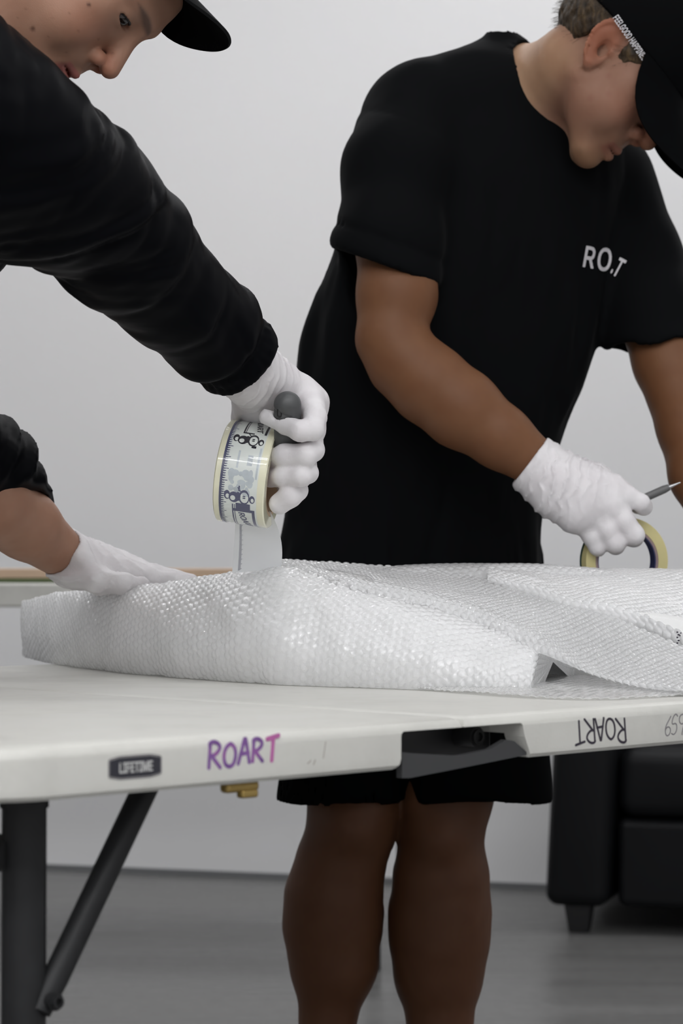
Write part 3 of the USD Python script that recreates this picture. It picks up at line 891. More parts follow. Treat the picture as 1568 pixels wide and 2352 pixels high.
scrap = thing("paper_scrap", "torn scrap of white paper curling up behind the parcel", "paper", P(800, 1300, 2.74))
SC = [(748, 1292.5, 1296), (775, 1294, 1302), (800, 1299, 1303), (822, 1296, 1304), (848, 1303, 1306)]
G = np.array([[P(px, a, 2.735 + 0.004 * (i % 2)), P(px, (a + b) / 2, 2.730), P(px, b + 3, 2.728)] for i, (px, a, b) in enumerate(SC)])
G = loft(G, 40, 8)
obj("paper", sheet_mesh(G, 0.0006), M_PAPER, scrap, smooth=35, world=True)
# ------------------------------------------------------------------ people: common pieces
def head_frame(turn, pitch, roll, mirror=1):
    """axes of a head that looks along +x: right, forward, up. turn brings the face towards -y, pitch tips it down, roll lifts the side nearest to -y"""
    t, p, r = map(math.radians, (turn, pitch, roll))
    F0 = np.array([math.cos(t), -math.sin(t), 0])
    F = math.cos(p) * F0 - math.sin(p) * np.array([0, 0, 1.0])
    U = math.sin(p) * F0 + math.cos(p) * np.array([0, 0, 1.0])
    R = np.cross(F, U)
    return np.stack([math.cos(r) * R + math.sin(r) * U, F, math.cos(r) * U - math.sin(r) * R])


def head_sdf(q, slit=0.30, lips=1.0, mouth=0.12, nose=1.0):
    """a head in centimetres: x right, y forward, z up, origin midway between the ear holes"""
    s = q.copy(); s[:, 0] = np.abs(s[:, 0])
    d = ell(q, (0, -0.5, 4.3), np.array([7.5, 9.5, 8.5]))
    d = smin(d, ell(q, (0, 3.4, -0.8), np.array([6.2, 5.3, 7.6])), 2.5)
    d = smin(d, cone(s, (4.9, 0.9, -4.4), (1.5, 6.7, -8.3), 1.5, 1.7), 2.4)
    d = smin(d, ball(s, (0, 7.6, -8.7), 1.75), 1.6)
    d = smin(d, ball(s, (4.5, 5.3, -0.4), 2.1), 2.0)
    d = smin(d, ball(s, (3.5, 5.7, -4.0), 2.5), 2.5)
    d = smin(d, cone(s, (0.7, 8.5, 3.6), (4.9, 6.2, 3.4), 0.85, 0.8), 1.6)
    d = smax(d, -ell(s, (3.0, 9.9, 1.5), np.array([2.0, 1.7, 1.35])), 1.3)
    d = smin(d, cone(s, (0, 8.1, 2.6), (0, 10.75 * nose, -2.2), 0.75, 1.10), 1.2)
    d = smin(d, ball(s, (1.3, 9.6, -2.85), 0.85), 0.7)
    d = smax(d, -ell(s, (0.80, 10.1, -3.70), np.array([0.42, 0.70, 0.45])), 0.35)
    d = smin(d, ell(q, (0, 7.7, -5.2), np.array([2.9, 1.8, 2.2])), 1.4)
    d = smin(d, cone(s, (0, 9.55, -5.70), (2.3, 8.2, -6.25), 0.52 * lips, 0.25), 0.45)
    d = smin(d, cone(s, (0, 9.35, -6.95), (2.1, 8.1, -6.50), 0.66 * lips, 0.25), 0.45)
    d = smax(d, -ell(s, (0, 9.8, -6.33), np.array([2.45, 1.5, mouth])), 0.16)
    # eyelids with a narrow slit
    d = smin(d, ell(s, (3.05, 7.25, 1.45), np.array([1.7, 1.3, 1.25])), 0.6)
    if slit:
        d = smax(d, -ell(s, (3.25, 8.45, 1.18), np.array([1.80, 1.45, slit])), 0.10)
    # ears
    c, n = math.cos(0.28), math.sin(0.28)
    e = s - np.array([7.0, -0.2, -0.4])
    u, v, w = e[:, 1] * c + e[:, 2] * n, -e[:, 1] * n + e[:, 2] * c, e[:, 0] - 0.35 * (-e[:, 1])
    u = u * (1 + 0.10 * np.clip(-v, 0, 3))
    E = np.stack([u, v, w], 1)
    plate = ell(E, (0, 0, 0.15), np.array([1.75, 3.1, 0.42]))
    rr = np.sqrt((u / 1.7) ** 2 + (v / 3.0) ** 2)
    helix = np.sqrt(((rr - 0.93) * 1.9) ** 2 + (w - 0.42) ** 2) - 0.30
    helix = smax(helix, v * 0.3 - 9 + np.where((u > 0.9) & (v < 0.8), 9.5, 0), 0.2)
    ear = smin(plate, helix, 0.25)
    ear = smin(ear, ball(E, (0.15, -2.75, 0.1), 0.62), 0.6)
    anti = np.sqrt(((np.sqrt(((u - 0.25) / 1.1) ** 2 + ((v + 0.1) / 1.9) ** 2) - 0.95) * 1.3) ** 2 + (w - 0.35) ** 2) - 0.22
    ear = smin(ear, smax(anti, u - 0.5, 0.2), 0.25)
    ear = smin(ear, ball(E, (1.25, -0.4, 0.35), 0.45), 0.3)
    ear = smax(ear, -ell(E, (0.55, -0.35, 0.55), np.array([0.75, 1.15, 0.75])), 0.25)
    d = smin(d, ear, 0.45)
    return d


def head_tint(q, base, lipcol, browcol, brow=True):
    s = q.copy(); s[:, 0] = np.abs(s[:, 0])
    n = len(q)
    col = np.tile(np.array(base), (n, 1))

    def blend(c, w):
        nonlocal col
        col = col * (1 - w[:, None]) + np.array(c) * w[:, None]

    def soft(d, r0, r1):
        return np.clip((r1 - d) / (r1 - r0), 0, 1)
    red = np.array(base) * [1.02, 0.80, 0.76]
    blend(red, 0.8 * soft(np.linalg.norm((s - [1.0, 10.2, -2.6]) / [1.5, 1.6, 1.4], axis=1), 0.5, 1.4))
    blend(red, 0.6 * soft(np.linalg.norm((s - [4.4, 6.5, -2.4]) / [2.6, 3.0, 2.4], axis=1), 0.3, 1.2))
    blend(np.array(base) * [1.0, 0.68, 0.58], 0.85 * soft(np.abs(s[:, 0] - 8.0) + 0.25 * np.linalg.norm(s[:, 1:] - [-0.2, -0.4], axis=1), 1.0, 1.9) * (s[:, 0] > 6.7))
    up = np.abs((s[:, 2] + 5.80) + 0.16 * s[:, 0]); lo = np.abs((s[:, 2] + 6.98) - 0.16 * s[:, 0])
    lipm = np.maximum(soft(up, 0.42, 0.62), soft(lo, 0.50, 0.75)) * soft(s[:, 0], 2.1, 2.6) * (s[:, 1] > 7.4) * soft(np.abs(s[:, 2] + 6.4), 1.0, 1.4)
    blend(lipcol, 0.85 * lipm)
    if brow:
        xx = (s[:, 0] - 2.7) / 2.5
        wd = 0.62 * np.clip(1 - xx ** 2, 0, 1) ** 0.6 * (1 - 0.25 * xx)
        b = np.clip((wd - np.abs(s[:, 2] - (3.35 + 0.16 * xx - 0.28 * xx ** 2))) / 0.40, 0, 1) * (s[:, 1] > 4.5)
        blend(browcol, 0.70 * b)
    return col


def head_parts(body, origin, M, scale, iris):
    """eyes and lashes as sub-parts of the body"""
    for sx in (1, -1):
        e = trimesh.creation.icosphere(4, 1.16)
        v = e.vertices
        g = np.array([0.22 * sx, 0.88, -0.36]); g /= np.linalg.norm(g)
        a = np.degrees(np.arccos(np.clip((v @ g) / 1.16, -1, 1)))
        t = np.where((a < 14)[:, None], np.array([0.004, 0.004, 0.005]), np.where((a < 42)[:, None], np.array(iris), np.array([0.17, 0.155, 0.15])))
        w = ((v + [sx * 3.05, 7.25, 1.35]) * scale * 0.01) @ M + origin
        obj("eye", trimesh.Trimesh(w, e.faces, process=False), M_EYE, body, smooth=True, world=True, tint=t)
        arc = np.array([[sx * (3.05 + 1.45 * math.cos(th)), 8.50 - 0.72 * abs(math.cos(th)) ** 2 * 1.2, 1.20 + 0.46 * math.sin(th)] for th in np.linspace(0.05, math.pi - 0.05, 15)])
        l = tube(arc, np.r_[0.03, np.full(13, 0.11), 0.03], 6)
        obj("eyelashes", trimesh.Trimesh((l.vertices * scale * 0.01) @ M + origin, l.faces, process=False), M_LASH, body, smooth=True, world=True)


def cap_crown(origin, M, scale, h=0.0028):
    def f(p):
        q = (p - origin) @ M.T * (100 / scale)
        out = ell(q, (0, -0.3, 4.6), np.array([8.35, 10.35, 9.6]))
        cut = (3.55 + 0.12 * q[:, 1]) - q[:, 2]
        seam = 0.0
        d = smax(out, cut, 0.15)
        a = np.arctan2(q[:, 0], q[:, 1] + 0.3)
        d = d + 0.07 * np.exp(-(np.abs(((a / (math.pi / 3)) % 1.0) - 0.0) * 22) ** 2) * (q[:, 2] > 5)
        return d * scale * 0.01
    r = 0.13 * scale
    m = nets(f, *grid(origin + M[2] * 0.04 - r, origin + M[2] * 0.04 + r, h), slack=0.006)
    b = np.array([0, -0.3, 14.25])
    btn = trimesh.creation.icosphere(2, 0.55); btn.vertices = ((btn.vertices * [1, 1, 0.5] + b) * scale * 0.01) @ M + origin
    return cat(m, btn)


def cap_brim(origin, M, scale, length=7.2, droop=1.6, curve=0.048, half=7.7):
    xs = np.linspace(-half, half, 61)
    vs = np.linspace(0, 1, 22)
    top = np.zeros((61, 22, 3))
    for i, x in enumerate(xs):
        ay = 9.9 * math.sqrt(max(0, 1 - (x / 8.6) ** 2))
        az = 3.75 + 0.12 * ay
        oy = ay + length * (1 - (abs(x) / half) ** 2.6)
        for j, v in enumerate(vs):
            top[i, j] = (x, ay + (oy - ay) * v, az - curve * x * x * v ** 0.8 * (1 - (abs(x) / half) ** 9) - droop * v * (oy - ay) / length - 0.25 * v * v)
    f1 = sheet_mesh(top)
    n = grid_normals(top)
    if n[30, 10, 2] < 0:
        n = -n
    under = top - n * 0.34
    k = 61 * 22
    rim = np.r_[np.arange(61) * 22 + 0, 60 * 22 + np.arange(1, 22), np.arange(59, -1, -1) * 22 + 21, np.arange(20, 0, -1)]
    side = []
    for p, q in zip(rim, np.r_[rim[1:], rim[:1]]):
        side += [[p, q, q + k], [p, q + k, p + k]]
    v = np.vstack([top.reshape(-1, 3), under.reshape(-1, 3)])
    up = trimesh.Trimesh((v * scale * 0.01) @ M + origin, np.vstack([f1.faces, side]), process=False)
    lo = trimesh.Trimesh((under.reshape(-1, 3) * scale * 0.01) @ M + origin, f1.faces[:, ::-1], process=False)
    return up, lo, top, n


def folds(p, axis, s_along, s_across, amp, seed):
    """cloth folds: ridged noise stretched along an axis"""
    a = np.asarray(axis, float); a = a / np.linalg.norm(a)
    al = p @ a
    q = p - np.outer(al, a)
    r = meshkit.fbm(np.c_[q * s_across, al * s_along][:, [0, 1, 2]] + (al * s_along)[:, None] * 0.7, 3, seed)
    return amp * (1 - np.abs(2 * r - 1) * 2.2)


# ------------------------------------------------------------------ the roll of printed packing tape and its strip
RC = P(575, 1088, 2.318)
AX = np.array([0.975, -0.150, -0.150]); AX /= np.linalg.norm(AX)
UPV = np.array([0.174, 0.0, 0.985]); UPV -= AX * (UPV @ AX); UPV /= np.linalg.norm(UPV)
NRM = np.cross(AX, UPV)
if NRM[1] > 0:
    NRM = -NRM
TW, TR, TI = 0.0525, 0.0525, 0.0385


def on_roll(v, r):
    """columns: s along the width from the left rim (0..1), angle in degrees up from the side that faces the camera, height"""
    th = np.radians(v[:, 1])[:, None]
    return RC + AX * ((v[:, 0] - 0.5) * TW)[:, None] + (r + v[:, 2])[:, None] * (np.cos(th) * NRM + np.sin(th) * UPV)


def lathe_ring(profile, n=120, centre=RC, ax=AX, a=NRM, b=UPV):
    """profile: (along the axis, radius) closed outline"""
    pr = np.array(profile); k = len(pr)
    th = np.linspace(0, 2 * np.pi, n, endpoint=False)
    v = np.vstack([centre + np.outer(pr[:, 0], ax) + np.outer(pr[:, 1], math.cos(t) * a + math.sin(t) * b) for t in th])
    f = []
    for i in range(n):
        j = (i + 1) % n
        for q in range(k):
            w = (q + 1) % k
            f += [[i * k + q, j * k + q, j * k + w], [i * k + q, j * k + w, i * k + w]]
    m = trimesh.Trimesh(v, f, process=False)
    if m.volume < 0:
        m.invert()
    return m


tape = thing("packing_tape_roll", "roll of printed packing tape held in a white glove above the parcel", "tape roll", P(590, 1300, 2.36))
hw = TW / 2
obj("tape_winding", lathe_ring([(-hw, TI + 0.002), (-hw, TR - 0.0012), (-hw + 0.0012, TR), (hw - 0.0012, TR), (hw, TR - 0.0012), (hw, TI + 0.002)]), M_TAPE, tape, smooth=30, world=True)
obj("paper_core", lathe_ring([(-hw + 0.0006, TI - 0.002), (-hw + 0.0006, TI + 0.0019), (hw - 0.0006, TI + 0.0019), (hw - 0.0006, TI - 0.002)]), M_CORE, tape, smooth=30, world=True)


def roll_print(polys, material, name, lift, label=None, edge=4.0):
    """flat print on the roll; outlines in (width 0..1, degrees)"""
    g = unary_union(polys)
    ms = []
    for q in getattr(g, "geoms", [g]):
        if q.area < 1e-9:
            continue
        a = np.array(q.exterior.coords)
        sx = 100.0
        m = trimesh.creation.triangulate_polygon(shapely.affinity.scale(q, sx, 1, origin=(0, 0)), engine="earcut")
        v3 = np.c_[m[0], np.zeros(len(m[0]))]
        v, f = trimesh.remesh.subdivide_to_size(v3, m[1], edge, max_iter=14)
        v[:, 0] /= sx
        ms.append(trimesh.Trimesh(on_roll(v, TR + lift), f, process=False))
    m = cat(*ms)
    c = m.triangles_center - RC
    c = c - np.outer(c @ AX, AX)
    flip = (np.cross(m.triangles[:, 1] - m.triangles[:, 0], m.triangles[:, 2] - m.triangles[:, 0]) * c).sum(1) < 0
    f = m.faces.copy(); f[flip] = f[flip][:, ::-1]
    return obj(name, trimesh.Trimesh(m.vertices, f, process=False), material, tape, smooth=True, world=True, label=label)


def B(a, b, c, d):
    return sbox(min(a, c), min(b, d), max(a, c), max(b, d))


def E_(cx, cy, rx, ry, turn=0):
    return shapely.affinity.rotate(shapely.affinity.scale(Point(0, 0).buffer(1, quad_segs=10), rx, ry), turn).__class__(shapely.affinity.translate(shapely.affinity.rotate(shapely.affinity.scale(Point(0, 0).buffer(1, quad_segs=10), rx, ry), turn), cx, cy).exterior.coords)


roll_print([B(0.17, -120, 0.86, 120)], M_TAPEWIN, "print_window", 0.00010, edge=5.0)
# pale layers that show through from below
r_ = np.random.default_rng(12)
faint = [B(0.40, 2, 0.44, 22), B(0.795, -8, 0.835, 28), B(0.60, 6, 0.70, 18)]
for k in range(26):
    faint.append(E_(r_.uniform(0.30, 0.76), r_.uniform(-27, -2), r_.uniform(0.03, 0.085), r_.uniform(2.0, 5.0)))
roll_print([unary_union(faint).intersection(B(0.26, -30, 0.85, 30)).buffer(0)], M_FAINT, "print_layers", 0.00016)
ruler = [B(0.125, -112, 0.172, 112)]
marks = []
for i in range(-42, 43):
    t = i * 2.6
    L = 0.10 if i % 5 == 0 else 0.055
    marks.append(B(0.168, t - 0.40, 0.172 + L, t + 0.40))
    ruler.append(B(0.172, t - 0.9, 0.206, t + 0.5)) if i > -40 else None
roll_print(ruler, M_TAPEINK, "ruler_print", 0.00022, label="navy ruler scale printed along the edge")
roll_print(marks, M_TAPEINK, "ruler_marks", 0.00024)


def text_on_roll(txt, s0, t0, h_s, deg, slant):
    m = meshkit.text_mesh(txt, 1.0, depth=0.001, bold=True)
    v, f = trimesh.remesh.subdivide_to_size(m.vertices, m.faces, 0.4, max_iter=10)
    L = v[:, 0].max()
    w = np.c_[s0 + v[:, 1] * h_s + slant * v[:, 0] / L, t0 - v[:, 0] / L * deg, np.where(v[:, 2] > 0.0005, 0.00034, 0.0001)]
    return trimesh.Trimesh(on_roll(w, np.full(len(w), TR)), f[:, ::-1], process=False)


def figure(s, t, k, flipped=1):
    """a small generic figure of round shapes, drawn like a cartoon: body, round head with outlined cheek, arms"""
    head = E_(s + 0.10, t, 0.105, 6.8 * k)
    face = E_(s + 0.105, t - 0.4, 0.080, 5.0 * k)
    body = E_(s - 0.10, t - 1.0, 0.10, 5.0 * k)
    belly = E_(s - 0.12, t - 2.2, 0.05, 2.4 * k)
    hand = E_(s + 0.255, t - 1.6, 0.055, 3.6 * k); hand2 = E_(s + 0.262, t - 2.4, 0.030, 2.0 * k)
    foot = E_(s - 0.235, t + 0.8, 0.060, 4.2 * k); foot2 = E_(s - 0.225, t - 0.6, 0.036, 2.2 * k)
    arm = Polygon([(s + 0.01, t + 5.0 * k), (s + 0.04, t + 5.0 * k), (s - 0.02, t + 8.5 * k), (s - 0.045, t + 8.5 * k)])
    eyes = [E_(s + 0.10, t + 1.3, 0.03, 0.7), E_(s + 0.10, t - 0.9, 0.03, 0.7)]
    return unary_union([head.difference(face), body.difference(belly), hand.difference(hand2), foot.difference(foot2), arm, E_(s - 0.02, t + 0.3, 0.05, 4.2 * k), B(s + 0.10, t - 8.6 * k, s + 0.19, t - 6.2 * k)] + eyes)


roll_print([figure(0.52, 37.0, 1.2)], M_TAPEBLACK, "figure_print", 0.00028)
roll_print([figure(0.52, -30.0, 1.3), B(0.46, -46, 0.74, -38), B(0.50, -23, 0.53, -17)], M_TAPEINK, "figure_print", 0.00028)
roll_print([B(0.385, -112, 0.41, -40), B(0.43, -112, 0.445, -40), B(0.77, -112, 0.825, -47), B(0.385, -50, 0.825, -46)], M_TAPEINK, "frame_print", 0.00026)
roll_print([B(0.38, 47, 0.41, 112), B(0.425, 47, 0.438, 112), B(0.79, 47, 0.835, 112), B(0.38, 46, 0.60, 48)], M_TAPEBLACK, "frame_print", 0.00026)
obj("word_print", text_on_roll("ROART", 0.50, -51.0, 0.115, 34, 0.12), M_TAPEINK, tape, smooth=True, world=True)
obj("word_print", text_on_roll("ROART", 0.52, 82.0, 0.11, 32, 0.12), M_TAPEBLACK, tape, smooth=True, world=True)

# the strip pulled down to the parcel
tl, tr_ = P(541, 1185, 2.342), P(634, 1175, 2.316)
bl_, br_ = P(533, 1316, 2.402), P(645, 1306, 2.372)
Gs = np.array([[(1 - v) * ((1 - u) * tl + u * tr_) + v * ((1 - u) * bl_ + u * br_) + np.array([0.004 * math.sin(math.pi * v) * u - 0.006 * (1 - v) ** 2 * u, 0.002 * math.sin(math.pi * v), 0]) for v in np.linspace(0, 1, 24)] for u in np.linspace(0, 1, 16)])
if grid_normals(Gs)[8, 10][1] > 0:
    Gs = Gs[::-1]; flipS = True
else:
    flipS = False
strip = obj("tape_strip", sheet_mesh(Gs, 0.0002), M_STRIP, tape, smooth=True, world=True, label="whitish strip of tape stretched down to the parcel")
tk = []
ns = grid_normals(Gs)
for k in range(52):
    v = 0.10 + 0.86 * k / 51
    L = 0.075 if k % 5 == 0 else 0.05
    u0 = 0.115
    a = np.array([[u0, v], [u0 + L, v - 0.014], [u0 + L, v - 0.007], [u0, v + 0.007]])
    pts = [(1 - b) * ((1 - u) * tl + u * tr_) + b * ((1 - u) * bl_ + u * br_) + np.array([0.004 * math.sin(math.pi * b) * u - 0.006 * (1 - b) ** 2 * u, 0.002 * math.sin(math.pi * b) - 0.0004, 0]) for u, b in a]
    tk.append(trimesh.Trimesh(pts, [[0, 1, 2], [0, 2, 3]], process=False))
obj("ruler_marks", cat(*tk), M_TAPEINK, strip, smooth=False, world=True)

# the knife in the fist
KA, KB = P(660, 930, 2.262), P(662, 1118, 2.306)
knife = thing("utility_knife", "grey utility knife with rounded end gripped in the white glove", "knife", KB)
kd = (KB - KA) / np.linalg.norm(KB - KA)


def knife_sdf(p):
    t = (p - KA) @ kd
    q = p - KA - np.outer(np.clip(t, 0.0, np.linalg.norm(KB - KA) - 0.012), kd)
    q = q / np.array([1.0, 0.72, 1.0])
    return np.linalg.norm(q, axis=1) - 0.0138 + 0.0012 * np.exp(-((t - 0.008 - 0.35 * (p[:, 0] - KA[0])) / 0.0012) ** 2) * ((p[:, 0] - KA[0]) < 0.0045)


lo_, hi_ = np.minimum(KA, KB) - 0.02, np.maximum(KA, KB) + 0.02
obj("handle", nets(knife_sdf, *grid(lo_, hi_, 0.0012)), M_KNIFE, knife, smooth=True, world=True)
obj("slider", moved(rbox((0.0050, 0.006, 0.013), 0.002), KA + kd * 0.007 + np.array([-0.0080, -0.0068, 0])), M_BLACKPL, knife, world=True)

# ------------------------------------------------------------------ the man on the left in the windbreaker
man1 = thing("person", "person in black windbreaker and cap leaning in from the left with packing tape", "person", (-1.00, 1.965, 0.0))
S1 = 0.90
M1 = head_frame(12, 61, 14)
O1 = P(286, 52, 2.13) - (np.array([3.3, 8.2, 1.2]) * 0.01 * S1) @ M1
N1 = np.array([-0.43, 2.15, 1.30])                   # root of the neck
SHR, SHL = P(-120, 300, 1.93), np.array([-0.47, 2.36, 1.26])
HIP = np.array([-1.00, 1.965, 0.95])
ELR, WRR = P(300, 575, 2.10), P(560, 838, 2.262)
ELL_, WRL = P(-205, 965, 2.42), P(152, 1280, 2.62)


def body1(p):
    q = (p - O1) @ M1.T * (100 / S1)
    far = ball(q, (0, 0, 1), 14.5)
    d = far * 0.01 * S1
    k = far < 2.0
    if k.any():
        d[k] = head_sdf(q[k], slit=0.44, lips=1.05, mouth=0.16) * 0.01 * S1
    nk0 = O1 + (np.array([0, -2.2, -4.5]) * 0.01) @ M1
    d = smin(d, cone(p, nk0, N1, 0.055, 0.060), 0.03)
    d = smin(d, cone(p, N1, HIP, 0.08, 0.11), 0.04)
    d = smin(d, cone(p, N1 + [0, 0, -0.03], SHR, 0.05, 0.05), 0.04)
    d = smin(d, cone(p, N1 + [0, 0, -0.03], SHL, 0.05, 0.05), 0.04)
    d = smin(d, chain(p, [SHR, ELR, WRR], [0.05, 0.042, 0.026], 0.02), 0.02)
    d = smin(d, chain(p, [SHL, ELL_], [0.05, 0.042], 0.02), 0.02)
    d = smin(d, chain(p, [ELL_, P(-30, 1148, 2.50), P(60, 1207, 2.56), WRL], [0.042, 0.0425, 0.0375, 0.027], 0.012), 0.015)
    for s in (-1, 1):
        hp = HIP + [0, 0.09 * s, 0]
        d = smin(d, chain(p, [hp, hp + [0.03, 0.02 * s, -0.44], hp + [-0.02, 0.03 * s, -0.84], hp + [0.10, 0.04 * s, -0.875]], [0.085, 0.055, 0.036, 0.03], 0.02), 0.02)
    return d


xs_ = fine(-1.18, -0.05, 0.006, -0.36, -0.16, 0.0019)
ys_ = fine(1.76, 2.70, 0.006, 2.00, 2.26, 0.0024)
zs_ = fine(0.0, 1.62, 0.006, 1.30, 1.44, 0.0019)
mb = nets(body1, xs_, ys_, zs_, stride=4, slack=0.004)
q = (mb.vertices - O1) @ M1.T * (100 / S1)
BASE1 = np.array([0.365, 0.205, 0.140])
near_head = np.linalg.norm(q - [0, 0, 1], axis=1) < 14
tint = np.tile(BASE1, (len(q), 1))
tint[near_head] = head_tint(q[near_head], BASE1, (0.34, 0.115, 0.105), (0.055, 0.045, 0.042))
for px, py, r in ((75, 66, 0.22), (204, 11, 0.18), (35, 112, 0.10), (150, 120, 0.10), (258, 122, 0.12), (120, 40, 0.10), (60, 20, 0.10), (180, 70, 0.09), (40, 40, 0.09), (110, 85, 0.09), (226, 90, 0.1), (160, 30, 0.08)):
    # moles: found on the cheek along the view from the front of the face
    d0 = P(px, py, 1.0) - P(px, py, 2.0)
    o = P(px, py, 2.13)
    w = mb.vertices - o
    dd = np.linalg.norm(np.cross(w, d0 / np.linalg.norm(d0)), axis=1)
    m_ = np.clip(1.5 - dd / (r * 0.01), 0, 1) * near_head * (mb.vertices[:, 1] < 2.16)
    tint = tint * (1 - 0.75 * m_[:, None] * (1.0 if r > 0.15 else 0.45)) + np.array([0.06, 0.028, 0.02]) * 0.75 * m_[:, None] * (1.0 if r > 0.15 else 0.45)
skin1 = obj("body", mb, M_SKIN, man1, smooth=True, world=True, tint=tint)
head_parts(skin1, O1, M1, S1, (0.018, 0.012, 0.010))

# cap
MC1 = head_frame(20, 36, 24); OC1 = O1 + (np.array([0, 0.6, -0.2]) * 0.01) @ MC1
cap1 = obj("cap", cap_crown(OC1, MC1, S1), M_CAP, man1, smooth=40, world=True, label="black baseball cap with a curved brim")
bu, bl2, btop, bn = cap_brim(OC1, MC1, S1, length=7.5, droop=0.8, curve=0.05)
obj("cap_brim", bu, M_CAPTOP, cap1, smooth=40, world=True)
obj("cap_brim_lining", bl2, M_CAP, cap1, smooth=True, world=True)
# sticker under the brim, near its right hand edge
ii = [(46, 13), (49, 19), (43, 19)]
tri = np.array([btop[i, j] - bn[i, j] * 0.37 for i, j in ii])
tri2 = tri - bn[46, 16] * 0.02
st = trimesh.Trimesh((np.vstack([tri, tri2]) * 0.01 * S1) @ MC1 + OC1, [[0, 1, 2], [3, 5, 4], [0, 3, 4], [0, 4, 1], [1, 4, 5], [1, 5, 2], [2, 5, 3], [2, 3, 0]], process=False)
obj("cap_sticker", st, M_STICKER, cap1, smooth=False, world=True, label="grey corner of a sticker under the brim")



def hair_shell(p, origin, M, scale, seed, co, cm):
    """short hair below a cap, longer at the back, with a sideburn in front of each ear"""
    q = (p - origin) @ M.T * (100 / scale)
    n = meshkit.fbm(q * np.array([1.6, 1.6, 0.7]), 3, seed)
    d = ell(q, (0, -0.55, 4.2), np.array([8.05, 10.1, 9.0])) + 0.9 * (n - 0.55)
    yy = q[:, 1]
    low = np.interp(yy, [-12, -7, -3.2, -1.6, -0.4, 1.6, 2.0, 3.2, 4.6, 6.0], [-3.6, -3.4, -2.6, 1.5, 3.2, 2.6, -0.9, -0.3, 1.6, 4.4])
    d = smax(d, (low + 1.0 * (n - 0.5)) - q[:, 2], 0.5)
    d = smax(d, yy - 6.0, 0.4)
    c = (p - co) @ cm.T * (100 / scale)
    return smax(smax(d, q[:, 2] - 7.0, 0.4), c[:, 2] - (4.3 + 0.12 * c[:, 1]), 0.3) * 0.01 * scale


obj("hair", nets(lambda p: hair_shell(p, O1, M1, S1, 14, OC1, MC1), *grid(O1 - 0.13, O1 + 0.13, 0.003), slack=0.006), M_HAIRBLACK, man1, smooth=True, world=True, label="short black hair below the cap")

# windbreaker
SL = [(-330, 235, 1.96, 0.100), (-120, 290, 1.93, 0.095), (58, 382, 1.97, 0.0755), (188, 460, 2.04, 0.0655), (297, 574, 2.10, 0.0570), (408, 682, 2.17, 0.0490), (480, 748, 2.215, 0.0435), (524, 800, 2.24, 0.0395), (557, 834, 2.258, 0.0335)]
SLP = [P(a, b, c) for a, b, c, _ in SL]; SLR = [r for *_, r in SL]
cufd = (SLP[-1] - SLP[-3]); cufd /= np.linalg.norm(cufd)


def sleeve_fold(p):
    ax = SLP[6] - SLP[2]; ax = ax / np.linalg.norm(ax)
    al = p @ ax
    side = np.cross(ax, [0, 1.0, 0]); side /= np.linalg.norm(side)
    b = p @ side; c = p @ np.cross(ax, side)
    bb = b + 0.12 * np.sin(al * 9)
    w1 = meshkit.fbm(np.c_[al * 5 + bb * 4, bb * 24 - al * 7, c * 9], 2, 31)
    w2 = meshkit.fbm(np.c_[al * 30, b * 7, c * 14], 2, 47)
    low = np.clip((b - 0.0) / 0.06, 0, 1)
    return 0.0100 * (0.32 - np.abs(2 * w1 - 1)) + 0.0050 * (w2 - 0.5) - 0.0045 * low * np.abs(np.sin(al * 36 + 3 * w2))


